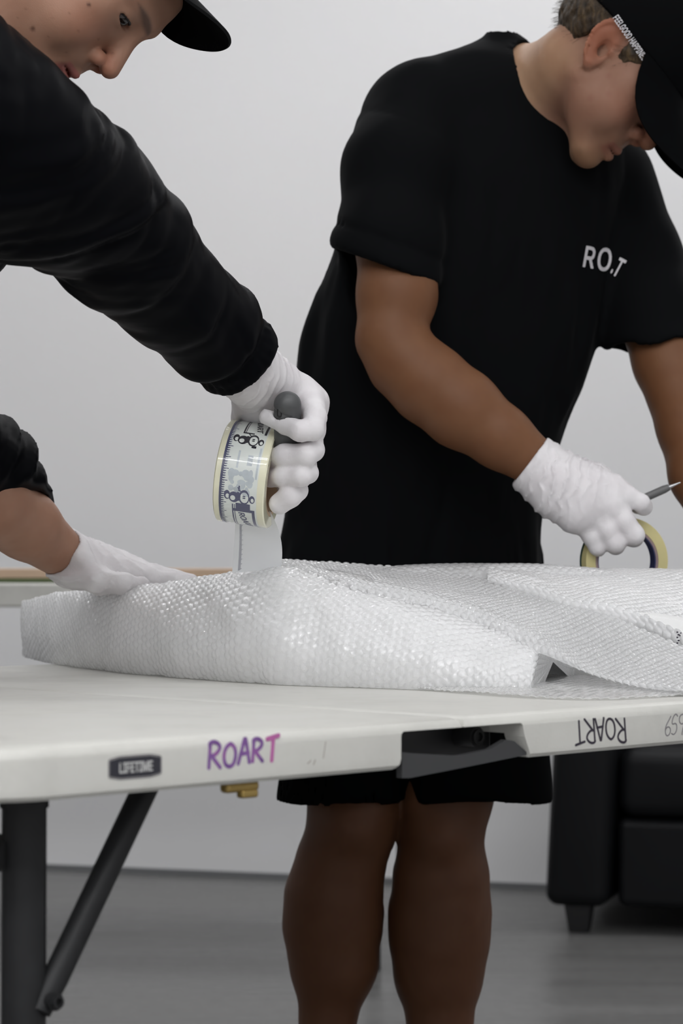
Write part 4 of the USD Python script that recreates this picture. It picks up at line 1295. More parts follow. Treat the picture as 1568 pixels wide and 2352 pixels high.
def jacket1(p):
    d = chain(p, SLP + [SLP[-1] + cufd * 0.04], SLR + [0.0345], 0.022)
    d = smin(d, cone(p, N1 + [-0.03, 0, -0.05], HIP + [0.02, 0, 0.02], 0.17, 0.17), 0.06)
    d = smin(d, cone(p, N1 + [0, 0.0, -0.06], SHR + [-0.04, 0.02, 0], 0.10, 0.10), 0.05)
    d = smin(d, cone(p, N1 + [0, 0, -0.06], SHL, 0.10, 0.09), 0.05)
    d = smin(d, cone(p, N1 + [-0.02, 0, -0.02], N1 + [0.025, 0, 0.025], 0.085, 0.080), 0.03)
    LSL = [SHL, P(-205, 965, 2.43), P(-62, 1094, 2.51), P(4, 1168, 2.545)]
    LSL.append(LSL[-1] + (LSL[-1] - LSL[-2]) * 0.9)
    d = smin(d, chain(p, LSL, [0.085, 0.074, 0.065, 0.0515, 0.0515], 0.03), 0.03)
    ls1 = P(8, 1158, 2.545)
    d = d + sleeve_fold(p) * np.clip((np.linalg.norm(p - ls1, axis=1) - 0.03) / 0.06, 0.12, 1)
    # gathered hems: ripples round the cuffs
    for c, ax_, r in ((SLP[-1], cufd, 0.034),):
        t = (p - c) @ ax_
        w = np.exp(-((t + 0.016) / 0.010) ** 2)
        rel = p - c - np.outer(t, ax_)
        e1 = np.cross(ax_, [0, 1.0, 0]); e1 /= np.linalg.norm(e1); e2 = np.cross(ax_, e1)
        an = np.arctan2(rel @ e2, rel @ e1)
        near = np.linalg.norm(p - c, axis=1) < 0.12
        d = d + near * (0.0012 * w * np.sin(an * 26) + 0.003 * np.exp(-((t + 0.028) / 0.006) ** 2))
    ls0, ls1 = P(-62, 1094, 2.51), P(4, 1168, 2.545)
    la = (ls1 - ls0) / np.linalg.norm(ls1 - ls0)
    t = (p - ls1) @ la
    near = np.linalg.norm(p - ls1, axis=1) < 0.2
    d = d + near * (0.0045 * np.sin(t * 190) * np.exp(-((t + 0.05) / 0.05) ** 2))
    # openings
    d = smax(d, np.where(near, t - 0.012 - 0.8 * (p[:, 1] - ls1[1]), -1), 0.004)
    d = smax(d, -smax(cone(p, ls1 - la * 0.12, ls1 + la * 0.2, 0.0455, 0.0475), -(t + 0.10), 0.004), 0.004)
    tc_ = (p - SLP[-1]) @ cufd
    nearc = np.linalg.norm(p - SLP[-1], axis=1) < 0.09
    d = smax(d, np.where(nearc, tc_ + 0.003, -1), 0.004)
    d = smax(d, -smax(cone(p, SLP[-1] - cufd * 0.04, SLP[-1] + cufd * 0.1, 0.0300, 0.0310), -(tc_ + 0.018), 0.003), 0.003)
    # the neck opening
    nk0 = O1 + (np.array([0, -2.2, -4.5]) * 0.01) @ M1
    d = smax(d, -cone(p, N1, nk0 + (nk0 - N1) * 1.2, 0.064, 0.075), 0.006)
    return d


xs_ = fine(-1.23, -0.02, 0.008, -0.36, -0.07, 0.0032)
ys_ = fine(1.72, 2.72, 0.008, 1.80, 2.32, 0.0034)
zs_ = fine(0.74, 1.52, 0.008, 0.90, 1.40, 0.0032)
mj = relax(nets(jacket1, xs_, ys_, zs_, stride=4, slack=0.012), 4)
obj("windbreaker", mj, M_NYLON, man1, smooth=True, world=True, label="black nylon windbreaker with gathered cuffs")


def trousers1(p):
    d = cone(p, HIP + [0.0, 0, 0.06], HIP + [0, 0, -0.04], 0.15, 0.155)
    for s in (-1, 1):
        hp = HIP + [0, 0.09 * s, 0]
        d = smin(d, chain(p, [hp, hp + [0.03, 0.02 * s, -0.44], hp + [-0.02, 0.03 * s, -0.83]], [0.115, 0.085, 0.066], 0.02), 0.03)
    return smax(d + folds(p, (0, 0, 1), 6, 16, 0.006, 5), 0.06 - p[:, 2], 0.004)


obj("trousers", nets(trousers1, *grid([-1.21, 1.68, 0.02], [-0.79, 2.28, 1.16], 0.009)), M_SHORTS, man1, smooth=True, world=True)
for s in (-1, 1):
    c = HIP + [0.03, 0.125 * s, 0]
    c = np.array([c[0], c[1], 0.0])

    def shoe(p, c=c):
        d = chain(p, [c + [-0.10, 0, 0.042], c + [0.02, 0, 0.040], c + [0.13, 0, 0.034]], [0.042, 0.043, 0.036], 0.02)
        d = smin(d, cone(p, c + [-0.06, 0, 0.05], c + [-0.06, 0, 0.10], 0.042, 0.045), 0.02)
        return smax(d, 0.012 - p[:, 2], 0.004)
    sh = obj("shoe", nets(shoe, *grid(c + [-0.17, -0.07, 0.0], c + [0.20, 0.07, 0.17], 0.006)), M_SHOE, man1, smooth=True, world=True)
    so = extrude(LineString([(c[0] - 0.10, c[1]), (c[0] + 0.13, c[1])]).buffer(0.044), 0.018)
    obj("sole", so, M_SOLE, sh, world=True)

# gloves
HP = 0.4375e-3


def ridges(x):
    """sharp creases of thin latex"""
    return 2.2 * (1 - np.abs(np.sin(x * 0.5))) ** 2 - 0.45


def px_bones(d, p, bones, k=0.008):
    for chain_, kk in bones:
        pts = [P(a, b, c) for a, b, c, _ in chain_]
        rad = [r * c / FPX for _, _, c, r in chain_]
        e = chain(p, pts, rad, 0.006)
        d = e if d is None else smin(d, e, kk)
    return d


RH = [
    ([(535, 812, 2.245, 62), (572, 852, 2.272, 63), (602, 912, 2.318, 58), (586, 962, 2.350, 56)], 0.012),
    ([(572, 852, 2.272, 62), (640, 874, 2.298, 46), (686, 893, 2.308, 34), (716, 925, 2.308, 33)], 0.022),
    ([(600, 910, 2.325, 52), (655, 985, 2.348, 46), (648, 1080, 2.352, 42)], 0.022),
    ([(712, 925, 2.312, 36), (706, 985, 2.320, 40), (692, 1035, 2.325, 37), (684, 1085, 2.328, 35), (664, 1125, 2.332, 26)], 0.016),
    ([(600, 930, 2.345, 50), (585, 1000, 2.376, 32), (592, 1070, 2.396, 23), (600, 1115, 2.400, 19)], 0.012),
]
RF = [
    [(716, 925, 2.296, 33), (724, 958, 2.268, 26), (718, 986, 2.254, 25.5), (690, 990, 2.250, 24), (655, 975, 2.266, 22.5), (612, 958, 2.276, 18)],
    [(708, 1000, 2.305, 34), (718, 1034, 2.272, 26), (702, 1045, 2.262, 26.5), (655, 1046, 2.272, 26.5), (622, 1052, 2.297, 23)],
    [(696, 1060, 2.310, 31), (706, 1086, 2.276, 24), (692, 1092, 2.266, 24.5), (652, 1094, 2.276, 24.5), (620, 1099, 2.300, 21)],
    [(678, 1105, 2.318, 28), (682, 1126, 2.286, 24), (666, 1139, 2.279, 26), (642, 1157, 2.286, 25)],
]


def glove_r(p):
    d = px_bones(None, p, RH)
    for f in RF:
        e = chain(p, [P(a, b, c) for a, b, c, _ in f], [r * c / FPX for _, _, c, r in f], 0.004)
        d = smin(d, e, 0.0035)
    c0_, ax = P(572, 852, 2.272), cufd
    t = (p - c0_) @ ax
    side = np.cross(ax, [0, 1.0, 0]); side /= np.linalg.norm(side)
    b = p @ side
    fan = 210 + 0 * t
    w = np.exp(-((t - 0.005) / 0.030) ** 2)
    n1 = meshkit.fbm(p * np.array([60, 40, 60]), 2, 3)
    d = d - 0.0010 * w * ridges((t * 0.8 + b * 0.55) * 560 + 6 * n1) + 0.0004 * (n1 - 0.5)
    # crease between palm and wrist
    d = smax(d, -(t + 0.040), 0.003)
    # keep clear of the knife and the tape
    d = smax(d, -(knife_sdf(p) - 0.0002), 0.0015)
    return d


lo_, hi_ = P(490, 1215, 2.22) - [0, 0.03, 0], P(770, 780, 2.40) + [0, 0.03, 0]
gr = nets(glove_r, *grid(lo_, hi_, 0.0017), slack=0.003)
obj("glove", gr, M_GLOVE, man1, smooth=True, world=True, label="white latex glove closed round the tape roll and knife")

LH = [
    ([(135, 1268, 2.612, 58), (165, 1288, 2.625, 60), (215, 1300, 2.64, 54), (262, 1312, 2.655, 46)], 0.012),
    ([(200, 1298, 2.62, 50), (255, 1315, 2.615, 42), (300, 1322, 2.612, 34)], 0.014),
    ([(200, 1296, 2.66, 50), (255, 1306, 2.69, 40), (300, 1312, 2.70, 32)], 0.014),
    ([(262, 1310, 2.655, 44), (315, 1316, 2.655, 33)], 0.014),
    ([(180, 1305, 2.60, 48), (225, 1334, 2.585, 30), (280, 1340, 2.575, 22), (330, 1343, 2.575, 17)], 0.010),
]
LF = [
    [(295, 1320, 2.612, 30), (345, 1327, 2.612, 23), (395, 1333, 2.613, 18), (425, 1337, 2.616, 15)],
    [(305, 1315, 2.648, 30), (355, 1320, 2.652, 22), (405, 1328, 2.656, 18), (440, 1333, 2.660, 15)],
    [(302, 1312, 2.684, 29), (350, 1317, 2.692, 22), (400, 1326, 2.700, 17), (432, 1331, 2.702, 14)],
    [(295, 1312, 2.712, 26), (335, 1318, 2.726, 19), (372, 1325, 2.734, 15), (396, 1329, 2.738, 13)],
]
la2 = WRL - P(60, 1207, 2.56); la2 /= np.linalg.norm(la2)


def glove_l(p):
    d = px_bones(None, p, LH)
    for f in LF:
        e = chain(p, [P(a, b, c) for a, b, c, _ in f], [r * c / FPX for _, _, c, r in f], 0.004)
        d = smin(d, e, 0.004)
    c0_ = P(150, 1281, 2.618)
    t = (p - c0_) @ la2
    n1 = meshkit.fbm(p * np.array([55, 40, 55]), 2, 9)
    b = p[:, 2]
    d = d - 0.0012 * np.exp(-((t - 0.02) / 0.035) ** 2) * ridges(t * 520 + b * 130 + 7 * n1) + 0.0006 * (n1 - 0.5)
    d = d - 0.0009 * np.exp(-((t - 0.075) / 0.022) ** 2) * ridges((t * 0.5 + b) * 700 + 5 * n1)
    # flared, rolled cuff
    near = np.linalg.norm(p - c0_, axis=1) < 0.07
    d = d - near * 0.0028 * np.exp(-((t + 0.012) / 0.006) ** 2)
    d = smax(d, np.where(near, -(t + 0.018 + 0.003 * np.sin(b * 160)), -1), 0.002)
    d = smax(d, -smax(cone(p, WRL - la2 * 0.06, WRL, 0.0315, 0.0275), t + 0.004, 0.003), 0.002)
    return d


lo_, hi_ = P(80, 1385, 2.52) - [0, 0.03, 0], P(470, 1205, 2.72) + [0, 0.08, 0]
gl = nets(glove_l, *grid(lo_, hi_, 0.0022), slack=0.004)
obj("glove", gl, M_GLOVE, man1, smooth=True, world=True, label="white latex glove pressing flat on the parcel")
# ------------------------------------------------------------------ the man behind the table
from scipy.interpolate import PchipInterpolator
man2 = thing("person", "person in black t-shirt, shorts and cap bending over the table with masking tape", "person", (0.12, 2.99, 0.0))
S2 = 1.06
M2 = head_frame(17, 54, 8)
O2 = P(1416, 357, 2.87) - (np.array([0, 9.9, -6.1]) * 0.01 * S2) @ M2
MC2 = head_frame(22, 56, 8)
OC2 = O2 + (np.array([0, -0.1, -0.6]) * 0.01) @ MC2
DT = 2.99
NB2 = P(1228, 242, 2.975)
NAX = np.array([0.82, -0.36, 0.44]); NAX /= np.linalg.norm(NAX)
NK2 = O2 + (np.array([0, -2.0, -4.0]) * 0.01) @ M2
RROWS = np.array([
    (60, 1120, 1180, 0.02), (118, 1060, 1260, 0.045), (150, 985, 1300, 0.065), (200, 905, 1375, 0.088), (260, 850, 1425, 0.105), (330, 812, 1448, 0.12), (450, 792, 1440, 0.135), (600, 756, 1412, 0.14), (760, 695, 1383, 0.138), (900, 668, 1340, 0.132),
    (1010, 655, 1305, 0.13), (1185, 642, 1260, 0.13), (1300, 630, 1268, 0.13), (1420, 622, 1275, 0.13), (1600, 618, 1280, 0.13)], float)
RZ = CAM_Z - (RROWS[:, 0] - HORIZON) * DT / FPX
o_ = np.argsort(RZ)
F_CX = PchipInterpolator(RZ[o_], (((RROWS[:, 1] + RROWS[:, 2]) / 2 - 784) * DT / FPX)[o_])
F_A = PchipInterpolator(RZ[o_], ((RROWS[:, 2] - RROWS[:, 1]) / 2 * DT / FPX)[o_])
F_B = PchipInterpolator(RZ[o_], RROWS[o_, 3])


def torso2(p, grow=0.0):
    z = np.clip(p[:, 2], RZ.min(), RZ.max())
    a, b, cx = np.maximum(F_A(z) + grow, 0.012), np.maximum(F_B(z) + grow, 0.012), F_CX(z)
    # the shoulder nearest to the camera comes forward: the long axis of the section turns
    x = p[:, 0] - cx
    y = p[:, 1] - (DT + 0.22 * x)
    e = ((np.abs(x / a)) ** 2.3 + (np.abs(y / b)) ** 2.3) ** (1 / 2.3)
    return np.maximum(np.maximum((e - 1) * np.minimum(a, b) * 0.9, p[:, 2] - RZ.max() - grow), RZ.min() - p[:, 2])


RARM = [(925, 330, 2.895, 78), (913, 560, 2.835, 94), (911, 680, 2.812, 90), (897, 778, 2.80, 77), (930, 832, 2.795, 84), (985, 882, 2.79, 90), (1060, 940, 2.785, 89), (1150, 1005, 2.78, 71), (1240, 1071, 2.78, 55)]
LARM = [(1390, 440, 3.08, 80), (1478, 640, 3.045, 88), (1541, 830, 2.99, 86), (1590, 980, 2.94, 80), (1616, 1090, 2.90, 78), (1668, 1250, 2.84, 52)]
RLEG = [(812, 1640, 3.0, 130), (812, 1800, 2.985, 104), (811, 1855, 2.98, 100), (806, 1905, 2.98, 97), (781, 1985, 2.985, 99), (766, 2060, 2.99, 109), (763, 2126, 2.995, 110), (766, 2213, 2.995, 99), (752, 2346, 2.99, 62), (745, 2560, 2.99, 45), (742, 2720, 2.985, 48)]
LLEG = [(1060, 1640, 3.0, 130), (1030, 1800, 2.99, 104), (1022, 1845, 2.985, 101), (1014, 1930, 2.985, 92), (1013, 2012, 2.99, 106), (1011, 2095, 2.995, 113), (1009, 2160, 2.995, 111), (1007, 2240, 2.995, 99), (1010, 2346, 2.99, 73), (1010, 2560, 2.99, 47), (1010, 2720, 2.985, 48)]


def pch(p, rows, k):
    return chain(p, [P(a, b, c) for a, b, c, _ in rows], [r * c / FPX for _, _, c, r in rows], k)


def body2(p):
    q = (p - O2) @ M2.T * (100 / S2)
    d = ball(q, (0, 0, 1), 14.5) * 0.01 * S2
    k = d < 0.02
    if k.any():
        d[k] = head_sdf(q[k], slit=0.24, lips=1.0, mouth=0.10) * 0.01 * S2
    d = smin(d, chain(p, [NB2 - NAX * 0.05, NB2 + NAX * 0.015, NK2], [0.071, 0.069, 0.057], 0.02), 0.016)
    d = smin(d, torso2(p, -0.022), 0.035)
    d = smin(d, pch(p, RARM, 0.012), 0.02)
    d = smin(d, pch(p, LARM, 0.012), 0.02)
    d = smin(d, pch(p, RLEG, 0.012), 0.012)
    d = smin(d, pch(p, LLEG, 0.012), 0.012)
    # kneecaps and hollows beside them
    for rows in (RLEG, LLEG):
        kc = P(rows[3][0], rows[3][1] - 6, rows[3][2] - 0.040)
        d = smin(d, ball(p, kc, 0.024), 0.03)
    for x, y, s in ((745, 2790, 1), (1012, 2790, 1)):
        a = P(x, y - 30, 2.99); b = a + np.array([0.02, -0.13, -0.01])
        d = smin(d, cone(p, a, b, 0.034, 0.024), 0.03)
    return d


xs_ = fine(-0.13, 0.58, 0.005, 0.30, 0.47, 0.0024)
ys_ = fine(2.70, 3.28, 0.005, 2.86, 3.10, 0.0032)
zs_ = fine(0.0, 1.68, 0.005, 1.36, 1.60, 0.0024)
mb = nets(body2, xs_, ys_, zs_, stride=4, slack=0.004)
q = (mb.vertices - O2) @ M2.T * (100 / S2)
BASE2 = np.array([0.168, 0.076, 0.036])
near_head = np.linalg.norm(q - [0, 0, 1], axis=1) < 13.2
tint = np.tile(BASE2, (len(q), 1))
hn_ = np.clip(1 - (np.linalg.norm(mb.vertices - NB2, axis=1) - 0.09) / 0.12, 0, 1)[:, None]
tint = tint * (1 - hn_) + np.array([0.44, 0.27, 0.17]) * hn_
tint = np.where(mb.vertices[:, 2:3] < 0.75, tint * np.array([0.66, 0.64, 0.66]), tint)  # leg skin darker: deeper tan plus the table's shade put into the colour
tint0 = tint.copy()
ht = head_tint(q[near_head], np.array([0.29, 0.155, 0.105]), (0.24, 0.075, 0.068), (0.05, 0.03, 0.018))
tint[near_head] = ht
wz = np.maximum(np.clip((np.linalg.norm(q - [0, 0, 1], axis=1) - 10.5) / 3, 0, 1), np.clip((-q[:, 2] - 1.0) / 3.5, 0, 1) * np.clip((1.2 - q[:, 1]) / 3.0, 0, 1))[:, None]
tint = np.where(near_head[:, None], tint * (1 - wz) + tint0 * wz, tint)
for c in ((6.3, 5.0, -3.2), (5.6, 6.4, -1.8), (6.1, 4.0, -5.2), (5.0, 7.2, -3.0), (6.6, 3.2, -2.0), (5.6, 5.4, -4.6)):
    w = np.clip(1.4 - np.linalg.norm(q - np.array(c), axis=1) / 0.42, 0, 1)[:, None]
    tint = tint * (1 - 0.35 * w) + np.array([0.22, 0.09, 0.065]) * 0.35 * w
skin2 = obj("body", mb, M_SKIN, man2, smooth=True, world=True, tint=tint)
head_parts(skin2, O2, M2, S2, (0.03, 0.018, 0.010))


# hair below the cap, and the sideburn
def hair2(p):
    return hair_shell(p, O2, M2, S2, 4, OC2, MC2)


hm = nets(hair2, *grid(O2 - 0.14, O2 + 0.14, 0.0028), slack=0.006)
hair = obj("hair", hm, M_HAIR, man2, smooth=True, world=True, label="short brown hair below the cap")
# short loose strands
r_ = np.random.default_rng(5)
hv = hm.vertices; hn = hm.vertex_normals
pick = r_.choice(len(hv), 2600, replace=False)
pts, cnt = [], []
for i in pick:
    b = hv[i] - hn[i] * 0.001
    dirn = hn[i] * 0.5 - M2[2] * 0.75 - M2[1] * 0.35 + r_.normal(0, 0.25, 3)
    dirn /= np.linalg.norm(dirn)
    L = r_.uniform(0.005, 0.011)
    pts += [b, b + dirn * L * 0.55, b + dirn * L - M2[2] * L * 0.15]
    cnt.append(3)
hc = UsdGeom.BasisCurves.Define(stage, numbered(str(hair.GetPath()), "strands"))
hc.CreateTypeAttr("linear")
hc.CreateCurveVertexCountsAttr(cnt)
hc.CreatePointsAttr(Vt.Vec3fArray.FromNumpy(to_local(str(hair.GetPath()), np.array(pts)).astype(np.float32)))
hc.CreateWidthsAttr(Vt.FloatArray([0.00022])); hc.SetWidthsInterpolation("constant")
UsdShade.MaterialBindingAPI.Apply(hc.GetPrim()).Bind(M_HAIR)
tag(hc.GetPrim(), kind="stuff")

cap2 = obj("cap", cap_crown(OC2, MC2, S2), M_CAP, man2, smooth=40, world=True, label="black baseball cap with a line of small white lettering")
bu, bl2, btop, bn = cap_brim(OC2, MC2, S2, length=8.3, droop=4.0, curve=0.10)
obj("cap_brim", bu, M_CAP, cap2, smooth=40, world=True)
obj("cap_brim_lining", bl2, M_CAP, cap2, smooth=True, world=True)


def trace(fn, pts, lift, start=0.35):
    """moves points along the line of sight of the photograph until they lie on the surface fn = lift"""
    cam0 = np.array([0, 0, CAM_Z])
    d = pts - cam0
    L = np.linalg.norm(d, axis=1, keepdims=True); d = d / L
    t = L[:, 0] - start
    for _ in range(60):
        t = t + 0.8 * (fn(cam0 + d * t[:, None]) - lift)
    return cam0 + d * t[:, None]


def cap_outer(p):
    q = (p - OC2) @ MC2.T * (100 / S2)
    return ell(q, (0, -0.3, 4.6), np.array([8.35, 10.35, 9.6])) * 0.01 * S2


def print_on(fn, txt, a, b, h, D, lift, bold=True, edge=None, xsq=1.0):
    """lettering from pixel a to pixel b (baseline), h pixels tall, laid on the surface fn"""
    a, b = np.array(a, float), np.array(b, float)
    m = meshkit.text_mesh(txt, 1.0, depth=0.001, bold=bold)
    v, f = m.vertices, m.faces
    keep = (v[f][:, :, 2] > 0.0005).all(1)
    v, f = trimesh.remesh.subdivide_to_size(v, f[keep], edge or 0.25, max_iter=10)
    ex = (b - a) / v[:, 0].max()
    up = np.array([ex[1], -ex[0]]); up = up / np.linalg.norm(up) * h
    px = a + v[:, :1] * ex + v[:, 1:2] * up
    w = np.array([P(x, y, D) for x, y in px])
    return trimesh.Trimesh(trace(fn, w, lift), f, process=False)


obj("cap_lettering", print_on(cap_outer, "FEELGOOD HAPPINESS", (1406, 41), (1479, 146), 15, 2.93, 0.0006), M_WHITEPRINT, cap2, smooth=True, world=True)

# t-shirt
RSL = [(950, 268, 2.92, 114), (910, 390, 2.865, 120), (892, 560, 2.832, 122), (884, 640, 2.825, 122)]
LSL2 = [(1385, 420, 3.07, 118), (1446, 600, 3.05, 117), (1500, 740, 3.015, 110), (1528, 850, 2.99, 110)]
hemn = np.array([-0.34, 0.10, -0.93]); hemn /= np.linalg.norm(hemn)
hemc = P(888, 616, 2.83)
hemn2 = np.array([0.06, 0.0, -1.0]); hemn2 /= np.linalg.norm(hemn2)
hemc2 = P(1480, 797, 3.0)


def shirt2(p):
    rs = pch(p, RSL, 0.02)
    t = (p - hemc) @ hemn
    ls = pch(p, LSL2, 0.02)
    t2 = (p - hemc2) @ hemn2
    # sleeve drape
    w = meshkit.fbm(p * np.array([16, 16, 5]), 3, 61)
    rs = rs + 0.006 * (w - 0.5) - 0.0030 * np.exp(-((t + 0.010) / 0.012) ** 2) + 0.0022 * np.exp(-((t + 0.031) / 0.004) ** 2)
    rs = smax(rs, t, 0.004)
    ls = ls + 0.006 * (w - 0.5) - 0.0020 * np.exp(-((t2 + 0.012) / 0.012) ** 2)
    ls = smax(ls, t2 + 0.004 * np.sin(p[:, 0] * 90), 0.004)
    d = torso2(p, 0.0)
    lower = np.clip((1.42 - p[:, 2]) / 0.25, 0, 1)
    f = meshkit.fbm(p * np.array([14, 14, 2.6]) + [p[0, 0] * 0, 0, 0], 3, 77)
    d = d + (0.016 * lower + 0.004) * (0.42 - np.abs(2 * f - 1))
    d = smin(d, pch(p, [(985, 235, 2.93, 98), (1090, 232, 2.955, 106), (1190, 243, 2.972, 124)], 0.02), 0.03)
    d = smin(d, pch(p, [(1240, 290, 2.99, 110), (1380, 430, 3.05, 100)], 0.02), 0.03)
    d = smin(d, rs, 0.022)
    d = smin(d, ls, 0.022)
    # seam over the shoulder
    sc = P(905, 270, 2.87); sn = np.array([0.30, -0.1, 0.95]); sn /= np.linalg.norm(sn)
    ts = (p - sc) @ sn + 0.9 * (p[:, 0] - sc[0]) ** 2 * 2
    d = d + 0.0012 * np.exp(-(ts / 0.003) ** 2) * (p[:, 0] < P(1000, 0, 2.9)[0]) * (np.linalg.norm(p - sc, axis=1) < 0.14)
    # inside of the sleeves
    d = smax(d, -smax(pch(p, [(a, b, c, r * 0.87) for a, b, c, r in RSL[1:]], 0.02), -(t + 0.045), 0.004), 0.002)
    d = smax(d, -smax(pch(p, [(a, b, c, r * 0.87) for a, b, c, r in LSL2[1:]], 0.02), -(t2 + 0.045), 0.004), 0.002)
    # neck opening with a ribbed collar
    tn = (p - NB2) @ NAX
    rad = np.linalg.norm(p - NB2 - np.outer(tn, NAX), axis=1)
    d = smax(d, -np.maximum(rad - (0.077 + 0.10 * np.clip(tn, 0, 1)), -(tn + 0.03)), 0.004)
    col = np.sqrt(((rad - 0.0795) * 1.6) ** 2 + (tn + 0.002) ** 2) - 0.0085
    d = smin(d, col, 0.005)
    d = np.maximum(d, 0.715 - p[:, 2])
    return d


ms = relax(nets(shirt2, *grid([-0.13, 2.70, 0.70], [0.56, 3.24, 1.56], 0.0044), stride=4, slack=0.012), 3)
shirt = obj("t_shirt", ms, M_COTTON, man2, smooth=True, world=True, label="loose black t-shirt with a small white chest print")


def shirt_front(p):
    return shirt2(p)


lets = [print_on(shirt_front, "R", (1334, 611), (1362, 616), 47, 2.86, 0.0010), print_on(shirt_front, "O", (1366, 618), (1400, 623), 50, 2.86, 0.0010),
        print_on(shirt_front, ".", (1400, 625), (1405, 627), 44, 2.86, 0.0010), print_on(shirt_front, "T", (1402, 628), (1419, 637), 42, 2.86, 0.0010)]
obj("chest_lettering", cat(*lets), M_WHITEPRINT, shirt, smooth=True, world=True)


# shorts
def shorts2(p):
    z = p[:, 2]
    a = P(950, 1560, 3.0)
    d = ell(p, P(950, 1500, 3.0), np.array([0.185, 0.135, 0.16]))
    rl = pch(p, [(840, 1560, 3.0, 160), (800, 1700, 2.995, 150), (782, 1880, 2.99, 152)], 0.02)
    ll = pch(p, [(1080, 1560, 3.0, 160), (1095, 1700, 2.995, 156), (1098, 1800, 2.99, 160), (1102, 1880, 2.99, 164)], 0.02)
    f = meshkit.fbm(p * np.array([14, 14, 4]), 2, 8)
    h1 = P(790, 1838, 2.99)[2] - z + 0.10 * (p[:, 0] - P(790, 0, 2.99)[0]) * 0.2
    h2 = P(1100, 1838, 2.99)[2] - z + 0.006 * np.sin((p[:, 0] - 0.1) * 22)
    rl = smax(rl, h1, 0.004); ll = smax(ll, h2, 0.004)
    rl = smax(rl, -smax(pch(p, [(800, 1700, 2.995, 140), (782, 1900, 2.99, 143)], 0.02), -(h1 + 0.07), 0.004), 0.002)
    ll = smax(ll, -smax(pch(p, [(1095, 1700, 2.995, 146), (1102, 1900, 2.99, 154)], 0.02), -(h2 + 0.07), 0.004), 0.002)
    d = smin(smin(d, rl, 0.006), ll, 0.006) + 0.007 * (f - 0.5)
    return d


obj("shorts", relax(nets(shorts2, *grid([-0.12, 2.82, 0.50], [0.32, 3.18, 0.84], 0.0045), stride=4, slack=0.01), 3), M_SHORTS, man2, smooth=True, world=True)
for px in (745, 1012):
    c = P(px, 2790, 2.97); c[2] = 0

    def shoe(p, c=c):
        d = chain(p, [c + [0, 0.10, 0.045], c + [0, 0, 0.043], c + [0.01, -0.13, 0.036]], [0.044, 0.046, 0.039], 0.02)
        d = smin(d, cone(p, c + [0, 0.06, 0.05], c + [0, 0.055, 0.11], 0.044, 0.046), 0.02)
        return smax(d, 0.012 - p[:, 2], 0.004)
    sh = obj("shoe", nets(shoe, *grid(c + [-0.07, -0.20, 0.0], c + [0.08, 0.17, 0.18], 0.006)), M_SHOE, man2, smooth=True, world=True)
    obj("sole", extrude(LineString([(c[0], c[1] + 0.10), (c[0] + 0.01, c[1] - 0.13)]).buffer(0.047), 0.018), M_SOLE, sh, world=True)

# masking tape
MC = P(1433, 1289, 2.80)
MA = np.array([-0.27, 0.96, 0.05]); MA /= np.linalg.norm(MA)
MB_ = np.cross(MA, [0, 0, 1.0]); MB_ /= np.linalg.norm(MB_); MCU = np.cross(MB_, MA)
mask = thing("masking_tape_roll", "roll of yellow masking tape hanging from the gloved fingers", "tape roll", MC - [0, 0, 0.055])
w2 = 0.0095


def ring2(a0, a1, r0, r1):
    return lathe_ring([(a0, r0), (a0, r1), (a1, r1), (a1, r0)], 96, MC, MA, MB_, MCU)


obj("tape_winding", ring2(-w2, w2, 0.0415, 0.0540), M_MASKING, mask, smooth=30, world=True)
obj("core", ring2(-w2 + 0.0004, w2 - 0.0004, 0.0385, 0.0414), M_MASKCORE, mask, smooth=30, world=True)
obj("core_lining", ring2(-w2 + 0.0008, w2 - 0.003, 0.0372, 0.0384), M_MASKBLUE, mask, smooth=30, world=True)
obj("liner_edge", ring2(w2 - 0.004, w2 + 0.0002, 0.05405, 0.0548), M_MASKGREEN, mask, smooth=30, world=True)

pen = thing("pen", "grey pen with metal tip held between glove and masking tape", "pen", P(1436, 1163, 2.787))
pa, pb, pc = P(1425, 1168, 2.787), P(1536, 1119, 2.787), P(1562, 1108, 2.787)
obj("barrel", tube([pa, pa + (pb - pa) * 0.9, pb], [0.0050, 0.0050, 0.0040], 18), M_PEN, pen, smooth=40, world=True)
obj("tip", tube([pb, pb + (pc - pb) * 0.4, pc], [0.0024, 0.0017, 0.0008], 14), M_METAL, pen, smooth=40, world=True)

GH = [
    ([(1212, 1052, 2.78, 57), (1240, 1072, 2.78, 60), (1292, 1098, 2.772, 56), (1345, 1112, 2.770, 50), (1405, 1122, 2.768, 34)], 0.012),
    ([(1232, 1082, 2.778, 56), (1275, 1140, 2.772, 52), (1325, 1178, 2.768, 48), (1365, 1196, 2.770, 34)], 0.02),
    ([(1270, 1108, 2.770, 52), (1340, 1145, 2.764, 48), (1400, 1160, 2.764, 36)], 0.02),
    ([(1290, 1080, 2.79, 45), (1370, 1095, 2.812, 30), (1430, 1130, 2.815, 22), (1468, 1150, 2.806, 17)], 0.010),
]
GF = [
    [(1405, 1122, 2.768, 33), (1440, 1140, 2.764, 24), (1472, 1155, 2.764, 20), (1478, 1164, 2.772, 19), (1463, 1166, 2.790, 15)],
    [(1400, 1158, 2.764, 33), (1430, 1195, 2.760, 27), (1455, 1229, 2.762, 24), (1455, 1234, 2.776, 22), (1440, 1232, 2.796, 17)],
    [(1375, 1182, 2.766, 32), (1395, 1215, 2.762, 26), (1413, 1247, 2.763, 23), (1413, 1252, 2.778, 21), (1402, 1248, 2.797, 16)],
    [(1345, 1200, 2.770, 30), (1360, 1230, 2.768, 24), (1372, 1256, 2.770, 20), (1372, 1260, 2.782, 18), (1366, 1256, 2.798, 14)],
]
la3 = P(1240, 1071, 2.78) - P(1150, 1005, 2.78); la3 /= np.linalg.norm(la3)


